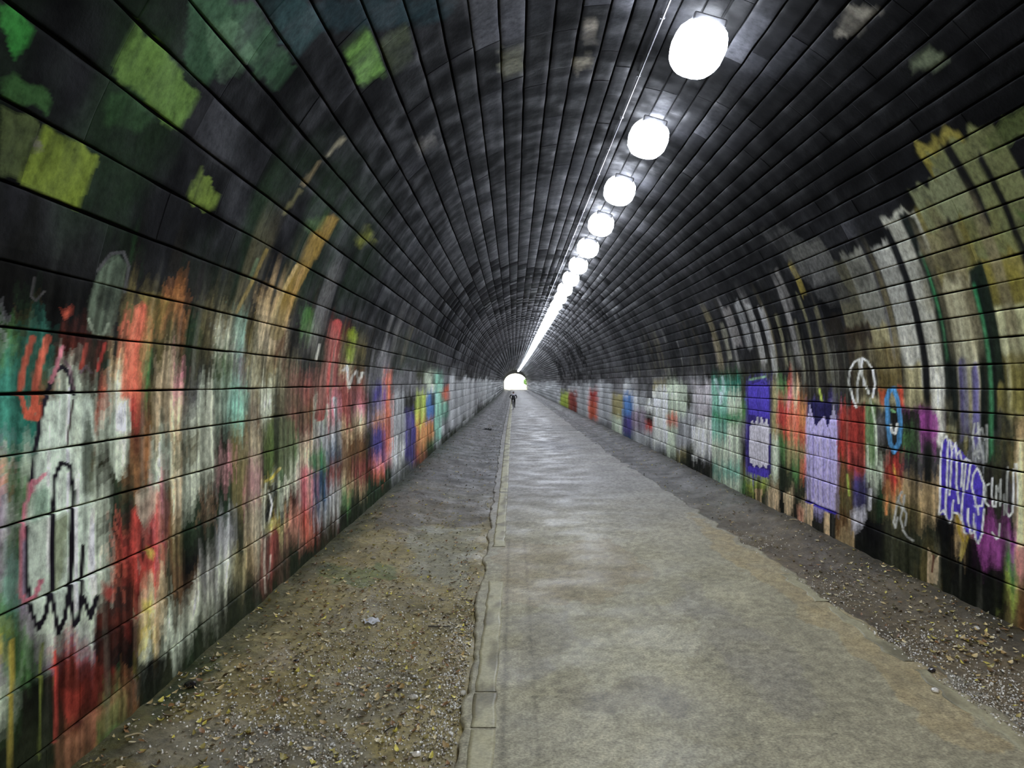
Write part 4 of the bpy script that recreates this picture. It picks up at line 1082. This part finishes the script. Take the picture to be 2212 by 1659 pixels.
bm = bmesh.new(); bm_box(bm, (0, 0, 0.0), (0.05, 0.025, 0.03), 0.005)
me_clip = bm_mesh('clip', bm, M['conduit'])
for k in range(40):
    y = 2.0 + k * 1.54
    p = Vector(lining(np.array([S_CON]), np.array([y]), 0.026)[0])
    c = link('clip', me_clip, con, tuple(p - Vector(con.location)))

# ------------------------------------------------------------------ cyclist far down the path
RX, RY = -0.04 + float(bend(69.0)), 69.0
M['tyre'] = mat_plain('black_rubber', (0.012, 0.012, 0.012), 0.8, noise_scale=40)
M['bike_frame'] = mat_plain('dark_bike_paint', (0.03, 0.03, 0.035), 0.35, 0.3, noise_scale=30)
M['body'] = mat_painted('cycling_clothes', 30, 10, rough=(0.6, 0.9), bump=0.1, contrast=(0.85, 1.15))
M['helmet'] = mat_plain('grey_helmet', (0.07, 0.07, 0.075), 0.5, noise_scale=30)

def bm_torus(bm, c, R, r, seg=40, ring=8, axis='x'):
    rows = []
    for i in range(seg):
        a = 2 * math.pi * i / seg
        row = []
        for j in range(ring):
            b_ = 2 * math.pi * j / ring
            rr = R + r * math.cos(b_)
            row.append(bm.verts.new((c[0] + r * math.sin(b_), c[1] + rr * math.cos(a), c[2] + rr * math.sin(a))))
        rows.append(row)
    for i in range(seg):
        for j in range(ring):
            bm.faces.new((rows[i][j], rows[(i + 1) % seg][j], rows[(i + 1) % seg][(j + 1) % ring], rows[i][(j + 1) % ring]))

bike = empty('bicycle', (RX, RY, 0.008))
tag(bike, 'dark bicycle ridden away down the path by the distant cyclist', 'bicycle')
WR = 0.335
for yc in (-0.5, 0.5):
    bm = bmesh.new(); bm_torus(bm, (0, yc, WR), WR - 0.022, 0.022, 40, 8)
    w = link('wheel', bm_mesh('wheel', bm, M['tyre'], True), bike)
    bm = bmesh.new(); bm_torus(bm, (0, yc, WR), WR - 0.05, 0.009, 40, 6)
    link('rim', bm_mesh('rim', bm, M['steel'], True), w)
    bm = bmesh.new()
    bm_rod(bm, (-0.05, yc, WR), (0.05, yc, WR), 0.02)
    for i in range(16):
        a = 2 * math.pi * i / 16
        bm_rod(bm, (0.02 * (-1) ** i, yc, WR), (0, yc + (WR - 0.05) * math.cos(a), WR + (WR - 0.05) * math.sin(a)), 0.0016, 4)
    link('spokes', bm_mesh('spokes', bm, M['steel']), w)
bm = bmesh.new()
bb, st, hd = (0, -0.06, 0.28), (0, -0.2, 0.80), (0, 0.33, 0.80)
hb = (0, 0.37, 0.66)
for a, b_, r in ((bb, st, 0.016), (st, hd, 0.016), (bb, hb, 0.02), (hb, hd, 0.02)):
    bm_rod(bm, a, b_, r)
for s_ in (-1, 1):
    bm_rod(bm, (s_ * 0.05, -0.5, WR), (s_ * 0.02, -0.06, 0.28), 0.009); bm_rod(bm, (s_ * 0.05, -0.5, WR), (s_ * 0.015, -0.195, 0.76), 0.008)
link('frame', bm_mesh('frame', bm, M['bike_frame']), bike)
bm = bmesh.new()
for s_ in (-1, 1): bm_rod(bm, (s_ * 0.05, 0.5, WR), (s_ * 0.04, 0.39, 0.64), 0.011)
bm_rod(bm, (-0.05, 0.385, 0.66), (0.05, 0.385, 0.66), 0.015)
link('fork', bm_mesh('fork', bm, M['bike_frame']), bike)
bm = bmesh.new()
bm_rod(bm, (0, 0.32, 0.80), (0, 0.34, 0.93), 0.014); bm_rod(bm, (0, 0.34, 0.93), (0, 0.42, 0.95), 0.014)
bm_rod(bm, (-0.29, 0.38, 0.96), (0.29, 0.38, 0.96), 0.013)
hbar = link('handlebar', bm_mesh('handlebar', bm, M['bike_frame']), bike)
bm = bmesh.new()
for s_ in (-1, 1): bm_rod(bm, (s_ * 0.19, 0.38, 0.96), (s_ * 0.31, 0.38, 0.96), 0.018)
link('grips', bm_mesh('grips', bm, M['tyre']), hbar)
bm = bmesh.new(); bm_rod(bm, (0, -0.2, 0.78), (0, -0.22, 0.88), 0.013); superellipsoid(bm, (0, -0.23, 0.90), (0.07, 0.13, 0.03), 14, 6, 0.9)
link('saddle', bm_mesh('saddle', bm, M['tyre']), bike)
bm = bmesh.new()
bm_rod(bm, (-0.07, -0.06, 0.28), (0.07, -0.06, 0.28), 0.02)
PED_L, PED_R = (-0.11, -0.06 + 0.05, 0.28 + 0.16), (0.11, -0.06 - 0.05, 0.28 - 0.16)
bm_rod(bm, (-0.07, -0.06, 0.28), (-0.07, PED_L[1], PED_L[2]), 0.012); bm_rod(bm, (0.07, -0.06, 0.28), (0.07, PED_R[1], PED_R[2]), 0.012)
bm_torus(bm, (0.05, -0.06, 0.28), 0.085, 0.006, 24, 5)
cr = link('crank', bm_mesh('crank', bm, M['steel']), bike)
for pd, s_ in ((PED_L, -1), (PED_R, 1)):
    bm = bmesh.new(); bm_box(bm, (pd[0] + s_ * 0.02, pd[1], pd[2]), (0.10, 0.09, 0.02), 0.004)
    link('pedal', bm_mesh('pedal', bm, M['tyre']), cr)

def skin_mesh(name, verts, edges, radii, root=0, sub=1):
    me = bpy.data.meshes.new(name + '_skeleton')
    me.from_pydata(verts, edges, [])
    o = bpy.data.objects.new(name + '_skeleton', me); COL.objects.link(o)
    md = o.modifiers.new('skin', 'SKIN')
    for i, r in enumerate(radii):
        me.skin_vertices[0].data[i].radius = (r, r) if not isinstance(r, tuple) else r
    me.skin_vertices[0].data[root].use_root = True
    sb = o.modifiers.new('sub', 'SUBSURF'); sb.levels = sub; sb.render_levels = sub
    dg = bpy.context.evaluated_depsgraph_get()
    out = bpy.data.meshes.new_from_object(o.evaluated_get(dg))
    out.name = name
    bpy.data.objects.remove(o, do_unlink=True); bpy.data.meshes.remove(me)
    return out

V = []; E_ = []; R_ = []
def node(p, r, prev=None):
    V.append(p); R_.append(r)
    if prev is not None: E_.append((prev, len(V) - 1))
    return len(V) - 1
pel = node((0, -0.22, 0.97), (0.15, 0.12))
bel = node((0, -0.12, 1.08), (0.135, 0.105), pel)
che = node((0, 0.0, 1.20), (0.165, 0.12), bel)
nek = node((0, 0.09, 1.30), (0.09, 0.08), che)
nk2 = node((0, 0.13, 1.355), 0.052, nek)
hea = node((0, 0.165, 1.43), 0.078, nk2)
hd2 = node((0, 0.185, 1.50), 0.070, hea)
for s_, ped in ((-1, PED_L), (1, PED_R)):
    hip = node((s_ * 0.10, -0.2, 0.93), 0.095, pel)
    ank = Vector((s_ * 0.12, ped[1] - 0.07, ped[2] + 0.12))
    hipv = Vector((s_ * 0.10, -0.2, 0.93))
    mid = (hipv + ank) / 2
    d = (ank - hipv).length
    fw = math.sqrt(max(0.0, 0.40 ** 2 - (d / 2) ** 2)) if d < 0.8 else 0.05
    kn = Vector((s_ * 0.12, mid.y + fw * 0.95, mid.z + fw * 0.15))
    th_ = node(tuple((hipv + kn) / 2), 0.078, hip)
    k_ = node(tuple(kn), 0.058, th_)
    cf = node(tuple(kn * 0.6 + ank * 0.4 + Vector((0, -0.02, 0))), 0.054, k_)
    a_ = node(tuple(ank), 0.036, cf)
    hl = node((s_ * 0.12, ped[1] - 0.05, ped[2] + 0.055), 0.036, a_)
    node((s_ * 0.125, ped[1] + 0.12, ped[2] + 0.045), 0.030, hl)
for s_ in (-1, 1):
    sh = node((s_ * 0.17, 0.03, 1.27), 0.068, nek)
    ua = node((s_ * 0.25, 0.10, 1.17), 0.052, sh)
    el = node((s_ * 0.30, 0.17, 1.08), 0.043, ua)
    fa = node((s_ * 0.28, 0.28, 1.02), 0.036, el)
    wr = node((s_ * 0.255, 0.345, 0.995), 0.026, fa)
    pa = node((s_ * 0.25, 0.385, 0.985), (0.036, 0.022), wr)
    for q, dx in enumerate((-0.03, -0.01, 0.01, 0.03)):
        f1 = node((s_ * 0.25 + dx, 0.415, 0.972), 0.010, pa)
        node((s_ * 0.25 + dx, 0.405, 0.945), 0.009, f1)
    t1_ = node((s_ * 0.25 - s_ * 0.045, 0.375, 0.965), 0.011, pa)
    node((s_ * 0.25 - s_ * 0.05, 0.395, 0.945), 0.009, t1_)
body = skin_mesh('body', V, E_, R_, 0, 1)
co = np.zeros(len(body.vertices) * 3, dtype=np.float32); body.vertices.foreach_get('co', co); co = co.reshape(-1, 3)
cc = np.tile(lin((30, 29, 34)), (len(co), 1))
pale = (co[:, 2] > 1.235) & (co[:, 2] < 1.37) & (np.abs(co[:, 0]) < 0.2)
cc[pale] = lin((196, 194, 200))  # pale yoke, with lamplight from above painted into its colour
skin = ((co[:, 2] > 1.36)) | ((co[:, 1] > 0.35) & (co[:, 2] > 0.93) & (co[:, 2] < 1.03))
cc[skin] = lin((150, 110, 90))
legs = co[:, 2] < 0.9
cc[legs] = lin((42, 42, 40))
a = body.color_attributes.new('Col', 'FLOAT_COLOR', 'POINT')
c4 = np.ones((len(co), 4), dtype=np.float32); c4[:, :3] = cc
a.data.foreach_set('color', c4.ravel())
body.materials.clear(); body.materials.append(M['body'])
for p in body.polygons: p.use_smooth = True
rider = empty('person', (RX, RY, 0.008))
tag(rider, 'distant cyclist in dark clothing with lamplight painted on pale shoulders, hunched over the handlebar', 'person')
link('body', body, rider)
bm = bmesh.new(); superellipsoid(bm, (0, 0.165, 1.475), (0.088, 0.115, 0.085), 16, 10, 1.0)
bmesh.ops.delete(bm, geom=[v for v in bm.verts if v.co.z < 1.455], context='VERTS')
bmesh.ops.solidify(bm, geom=bm.faces[:], thickness=0.015)
link('helmet', bm_mesh('helmet', bm, M['helmet'], True), rider)

# ------------------------------------------------------------------ leaves, gravel and litter on the verges
LEAF_COL = [(196, 176, 124), (160, 134, 84), (96, 74, 40), (214, 200, 156), (160, 148, 84), (104, 96, 58), (206, 194, 90), (138, 102, 64)]
LEAF_NAME = ['tan', 'light brown', 'dark brown', 'pale straw-coloured', 'olive', 'dark olive', 'yellow', 'reddish brown']
def leaf_verts(L_, W_, curl, n=4):
    vs, fs = [], []
    for i in range(n + 1):
        t = i / n
        w = W_ * math.sin(math.pi * min(1, max(0.02, t)) ** 0.85) * 0.5 + 0.001
        y = (t - 0.5) * L_
        z = curl * (4 * (t - 0.5) ** 2) + 0.004
        vs += [(-w, y, z + w * 0.5), (0, y, z), (w, y, z + w * 0.5)]
    for i in range(n):
        a = i * 3
        fs += [(a, a + 1, a + 4, a + 3), (a + 1, a + 2, a + 5, a + 4)]
    return np.array(vs), np.array(fs)
leaf_meshes = []
for i, c in enumerate(LEAF_COL):
    vs, fs = leaf_verts(random.uniform(0.055, 0.085), random.uniform(0.026, 0.042), random.uniform(0.008, 0.028))
    me = mesh_np('fallen_leaf', vs, fs, col=np.tile(lin(c), (len(vs), 1)) * rng.uniform(.8, 1.15, (len(vs), 1)), smooth=True)
    me.materials.append(M['litter'])
    leaf_meshes.append(me)

def at_floor(px, py, z=0.0):
    y = F * (EYE - z) / (py - VY)
    return (px - VX) * y / F, y
# where leaves lie thick in the photograph: (px, py, spread x, spread y, count)
CL_L = [(860, 1300, 110, 45, 120), (760, 1400, 120, 55, 110), (700, 1270, 70, 40, 70), (780, 1180, 80, 30, 60), (1000, 1330, 25, 60, 60), (640, 1330, 70, 35, 60), (900, 1230, 80, 40, 50), (1010, 1250, 25, 50, 40),
        (480, 1560, 120, 60, 30), (600, 1470, 120, 60, 40), (880, 1480, 80, 80, 40), (840, 1120, 60, 25, 40), (960, 1090, 60, 40, 30), (420, 1500, 50, 40, 24), (740, 1560, 150, 60, 24)]
CL_R = [(1880, 1230, 90, 40, 130), (2060, 1330, 100, 50, 110), (1760, 1150, 60, 30, 40), (2150, 1400, 60, 40, 40), (1640, 1080, 60, 25, 20), (1960, 1270, 60, 30, 40)]
pos = []
for side, cl in ((0, CL_L), (1, CL_R)):
    for (cx, cy, sx, sy, n) in cl:
        for _ in range(n * 2):
            px, py = random.gauss(cx, sx), random.gauss(cy, sy)
            if py < 900: continue
            x, y = at_floor(px, py)
            if side == 0 and not (XL + 0.03 < x < path_left(y) - 0.03): continue
            if side == 1 and not (path_right(y) + 0.05 < x < XR - 0.03): continue
            z = float((verge_l_z if side == 0 else verge_r_z)(np.array([x]), np.array([y]))[0])
            pos.append((side, x, y, z))
pos.sort(key=lambda p: p[2])
near_n = [0, 0]; rest_leaf = []
LIM = (200, 100)
for (side, x, y, z) in pos:
    if near_n[side] < LIM[side]:
        near_n[side] += 1
        li_ = random.randrange(len(leaf_meshes))
        o = link('fallen_leaf', leaf_meshes[li_])
        o.location = (x, y, z + 0.004)
        o.rotation_euler = (random.uniform(-.35, .35), random.uniform(-.35, .35), random.uniform(0, 6.28))
        s_ = random.uniform(0.7, 1.2); o.scale = (s_, s_, s_)
        if side == 0: tag(o, 'small %s fallen leaf lying on the left verge' % LEAF_NAME[li_], 'leaf', 'fallen leaves on the left verge')
        else: tag(o, 'small %s fallen leaf lying on the right verge' % LEAF_NAME[li_], 'leaf', 'fallen leaves on the right verge')
    else:
        rest_leaf.append((side, x, y, z))
for i in range(2600):                    # thinner scatter everywhere
    side = 0 if random.random() < .62 else 1
    y = 4.5 + 40 * random.random() ** 2.2
    x = random.uniform(XL + .05, float(path_left(y)) - .02) if side == 0 else random.uniform(float(path_right(y)) + .02, XR - .05)
    z = float((verge_l_z if side == 0 else verge_r_z)(np.array([x]), np.array([y]))[0])
    rest_leaf.append((side, x, y, z))

def scatter(name, items, base_list, cols, smin, smax, mat, tilt=0.4):
    vs, qs, ts, cs, o = [], [], [], [], 0
    for (side, x, y, z) in items:
        bv, bq, bt = random.choice(base_list)
        s_ = random.uniform(smin, smax)
        a, b_, c_ = random.uniform(-tilt, tilt), random.uniform(-tilt, tilt), random.uniform(0, 6.28)
        Rm = np.array((Matrix.Rotation(c_, 3, 'Z') @ Matrix.Rotation(a, 3, 'X') @ Matrix.Rotation(b_, 3, 'Y')))
        v = (bv * s_) @ Rm.T + np.array([x, y, z + 0.004])
        vs.append(v)
        if bq is not None: qs.append(bq + o)
        if bt is not None: ts.append(bt + o)
        c = lin(random.choice(cols)) * random.uniform(.7, 1.2)
        cs.append(np.tile(c, (len(v), 1))); o += len(v)
    me = mesh_np(name, np.concatenate(vs), np.concatenate(qs) if qs else None, np.concatenate(ts) if ts else None, col=np.clip(np.concatenate(cs), 0, .95))
    me.materials.append(mat)
    return me
lb = [(leaf_verts(0.09, 0.045, c, 2)[0], leaf_verts(0.09, 0.045, c, 2)[1], None) for c in (.01, .02, .03)]
for side, nm in ((0, 'left'), (1, 'right')):
    me = scatter('leaf_litter', [p for p in rest_leaf if p[0] == side], lb, LEAF_COL, .25, .75, M['litter'])
    tag(link('leaf_litter', me), 'scattered leaf litter and twigs on the %s verge' % nm, 'leaf litter', kind='stuff')

def chip():
    v = np.array([(1, 0, 0), (-1, 0, 0), (0, 1, 0), (0, -1, 0), (0, 0, .75), (0, 0, -.6)], float) * rng.uniform(.6, 1.2, (6, 3))
    t = np.array([(0, 2, 4), (2, 1, 4), (1, 3, 4), (3, 0, 4), (2, 0, 5), (1, 2, 5), (3, 1, 5), (0, 3, 5)])
    return v, None, t
chips = [chip() for _ in range(10)]
GR_COL = [(232, 230, 220), (205, 200, 186), (160, 152, 132), (225, 222, 215), (120, 110, 90), (180, 170, 150)]  # whitest chips carry the bright highlights of wet stone in their colour
CG_L = [(1000, 1420, 30, 80, 500), (960, 1560, 50, 70, 500), (780, 1430, 90, 60, 500), (560, 1600, 160, 50, 400), (700, 1600, 120, 50, 300), (620, 1500, 140, 70, 300), (900, 1350, 80, 60, 300)]
CG_R = [(1790, 1275, 70, 25, 260), (1960, 1390, 80, 25, 420), (2120, 1490, 70, 30, 520), (2180, 1560, 50, 40, 240), (1660, 1170, 60, 20, 120), (2050, 1340, 100, 60, 180)]
for side, cl, nm in ((0, CG_L, 'left'), (1, CG_R, 'right')):
    it = []
    for (cx, cy, sx, sy, n) in cl:
        for _ in range(n * 2):
            px, py = random.gauss(cx, sx), random.gauss(cy, sy)
            if py < 900: continue
            x, y = at_floor(px, py)
            if y < 3: continue
            if side == 0 and not (XL + 0.03 < x < path_left(y) - 0.01): continue
            if side == 1 and not (path_right(y) - 0.05 < x < XR - 0.03): continue
            it.append((side, x, y, max(float((verge_l_z if side == 0 else verge_r_z)(np.array([x]), np.array([y]))[0]), 0.0 if side == 1 and x < path_right(y) + .03 else -1)))
    me = scatter('gravel', it, chips, GR_COL, .006, .015, M['gravel'], 1.5)
    tag(link('gravel', me), 'loose wet gravel scattered over the %s verge' % nm, 'gravel', kind='stuff')

# single bits of litter
def rock_mesh(name, r, c, seed):
    bm = bmesh.new(); bmesh.ops.create_icosphere(bm, subdivisions=2, radius=r)
    rs = random.Random(seed)
    ax = [rs.uniform(.7, 1.2), rs.uniform(.7, 1.2), rs.uniform(.45, .7)]
    for v in bm.verts:
        k = 1 + (float(noise(v.co.x / r * 1.5 + seed, v.co.y / r * 1.5 + v.co.z / r, seed)) - .5) * .5
        v.co = Vector((v.co.x * ax[0] * k, v.co.y * ax[1] * k, v.co.z * ax[2] * k))
    me = bm_mesh(name, bm, M['gravel'])
    a = me.color_attributes.new('Col', 'FLOAT_COLOR', 'POINT')
    a.data.foreach_set('color', np.tile(np.append(lin(c), 1), (len(me.vertices), 1)).astype(np.float32).ravel())
    return me
ROCKS = [(893, 1503, .035, (176, 172, 160), 'pale loose stone on the left verge below the paper scrap'), (1000, 1488, .03, (190, 186, 172), 'small white stone against the left edge of the path'),
         (900, 1620, .03, (196, 190, 176), 'flat pale stone at the bottom of the left verge'), (640, 1446, .03, (26, 24, 22), 'small dark stone in the mud left of the path'),
         (410, 1522, .06, (24, 22, 22), 'black clod of dirt at the foot of the left wall'), (806, 1220, .035, (150, 146, 130), 'grey stone lying among the leaves on the left verge'),
         (2020, 1494, .03, (196, 192, 182), 'small white stone on the right edge of the path'), (2012, 1452, .035, (40, 38, 36), 'dark stone beside the broken right edge line'),
         (2110, 1372, .03, (200, 198, 190), 'white stone on the right verge'), (1766, 1178, .03, (170, 160, 130), 'tan stone at the foot of the right wall')]
for i, (px, py, r, c, lab) in enumerate(ROCKS):
    x, y = at_floor(px, py)
    if x < path_left(y): z = float(verge_l_z(np.array([x]), np.array([y]))[0])
    elif x > path_right(y): z = float(verge_r_z(np.array([x]), np.array([y]))[0])
    else: z = 0.005
    tag(link('loose_stone', rock_mesh('loose_stone', r, c, i), None, (x, y, z + r * 0.3)), lab, 'stone')

M['paper'] = mat_plain('white_paper', (0.85, 0.86, 0.88), 0.7, noise_scale=20, spread=0.05)
x, y = at_floor(803, 1345)
bm = bmesh.new()
rows = []
for i in range(6):
    rows.append([bm.verts.new(((i - 2.5) * 0.030, (j - 1.5) * 0.05 + 0.012 * math.sin(i * 2.1 + j), 0.012 + 0.012 * math.sin(i * 1.7) * math.cos(j * 1.3))) for j in range(4)])
for i in range(5):
    for j in range(3):
        bm.faces.new((rows[i][j], rows[i + 1][j], rows[i + 1][j + 1], rows[i][j + 1]))
bmesh.ops.solidify(bm, geom=bm.faces[:], thickness=0.002)
p = link('paper_scrap', bm_mesh('paper_scrap', bm, M['paper']), None, (x, y, float(verge_l_z(np.array([x]), np.array([y]))[0]) + 0.012))
p.rotation_euler = (0.06, 0, 0.3)
tag(p, 'crumpled white scrap of paper on the left verge', 'paper')

M['twig'] = mat_plain('pale_twig', (0.36, 0.30, 0.18), 0.7, noise_scale=40)
M['twig_dark'] = mat_plain('dark_twig', (0.03, 0.024, 0.018), 0.8, noise_scale=40)
TWIGS = [((813, 1187), (888, 1178), .006, 'twig', 'long pale twig lying among leaves on the left verge'), ((925, 1352), (972, 1350), .008, 'twig_dark', 'short dark stick near the left edge of the path'),
         ((270, 1643), (312, 1640), .007, 'twig', 'pale broken twig at the bottom of the left verge'), ((920, 1462), (966, 1460), .005, 'twig', 'thin pale straw beside the left edge of the path'),
         ((830, 1580), (855, 1568), .006, 'twig_dark', 'short dark twig in the wet mud'), ((1705, 1139), (1723, 1141), .012, 'twig', 'pale yellow stick at the foot of the right wall'),
         ((440, 1520), (505, 1505), .006, 'twig', 'bent pale twig by the dark clod at the left wall')]
for (a0, a1, r, mt, lab) in TWIGS:
    (x0, y0), (x1, y1) = at_floor(*a0), at_floor(*a1)
    zf = verge_l_z if x0 < 0 else verge_r_z
    n = 7
    pts = []
    for i in range(n):
        t = i / (n - 1)
        xx, yy = x0 + (x1 - x0) * t, y0 + (y1 - y0) * t + 0.03 * math.sin(3 * t)
        pts.append(Vector((xx, yy, float(zf(np.array([xx]), np.array([yy]))[0]) + r + 0.012)))
    c = sum(pts, Vector()) / n
    bm = bmesh.new()
    prev = None
    for i, pt in enumerate(pts):
        rr = r * (1 - 0.5 * i / n)
        ring = [bm.verts.new((pt.x - c.x, pt.y - c.y + rr * math.cos(k * math.pi / 3), pt.z - c.z + rr * math.sin(k * math.pi / 3))) for k in range(6)]
        if prev:
            for k in range(6): bm.faces.new((prev[k], prev[(k + 1) % 6], ring[(k + 1) % 6], ring[k]))
        prev = ring
    tag(link('twig', bm_mesh('twig', bm, M[mt], True), None, tuple(c)), lab, 'twig')

# dark drain cover set in the left verge far down the tunnel
M['iron'] = mat_plain('black_iron', (0.008, 0.008, 0.008), 0.7, 0.2, noise_scale=15)
x, y = at_floor(1047, 927)
dz = float(verge_l_z(np.array([x]), np.array([y]))[0]) + 0.012
dr = empty('drain_cover', (x, y, dz))
tag(dr, 'black iron drain cover lying in the left verge far down the tunnel', 'drain cover')
bm = bmesh.new()
for s_ in (-1, 1):
    bm_box(bm, (s_ * 0.33, 0, 0), (0.06, 0.9, 0.04)); bm_box(bm, (0, s_ * 0.42, 0), (0.60, 0.06, 0.04))
fr = link('frame', bm_mesh('frame', bm, M['iron']), dr)
bm = bmesh.new(); bm_box(bm, (0, 0, 0), (0.05, 0.78, 0.03))
me_bar = bm_mesh('bar', bm, M['iron'])
for k in range(5): link('bar', me_bar, dr, (-0.24 + k * 0.12, 0, 0))
bm = bmesh.new(); bm_box(bm, (0, 0, -0.02), (0.62, 0.8, 0.012))
link('sump', bm_mesh('sump', bm, M['mortar']), dr)

# ------------------------------------------------------------------ greenery beyond the far mouth
M['leaves'] = mat_plain('green_foliage', (0.10, 0.20, 0.06), 0.7, noise_scale=2, spread=0.5)
M['bark'] = mat_plain('bark', (0.08, 0.06, 0.04), 0.9, noise_scale=6)
for (x, y, h_, lab) in ((7.2, Y_END + 14, 5.0, 'leafy green tree to the right beyond the far mouth'), (-7.5, Y_END + 22, 6.0, 'leafy green tree to the left beyond the far mouth'), (4.8, Y_END + 40, 3.2, 'low green bush beyond the far mouth')):
    t = empty('tree', (x, y, 0.3)); tag(t, lab, 'tree')
    bm = bmesh.new(); bmesh.ops.create_cone(bm, cap_ends=True, segments=8, radius1=.16, radius2=.08, depth=h_ * .6, matrix=Matrix.Translation((0, 0, h_ * .3)))
    link('trunk', bm_mesh('trunk', bm, M['bark']), t)
    N = 900
    d = rng.normal(size=(N, 3)); d /= np.linalg.norm(d, axis=1)[:, None]
    c = d * rng.uniform(.55, 1, (N, 1)) * np.array([h_ * .42, h_ * .42, h_ * .38]) * (0.8 + .4 * noise(d[:, 0] * 2 + 5, d[:, 2] * 2 + d[:, 1], 7))[:, None] + np.array([0, 0, h_ * .68])
    e1 = rng.normal(size=(N, 3)) * .13; e2 = rng.normal(size=(N, 3)) * .13
    vs = np.stack([c - e1, c - e2, c + e1, c + e2], 1).reshape(-1, 3)
    me = mesh_np('foliage', vs, np.arange(N * 4).reshape(-1, 4)); me.materials.append(M['leaves'])
    link('foliage', me, t)
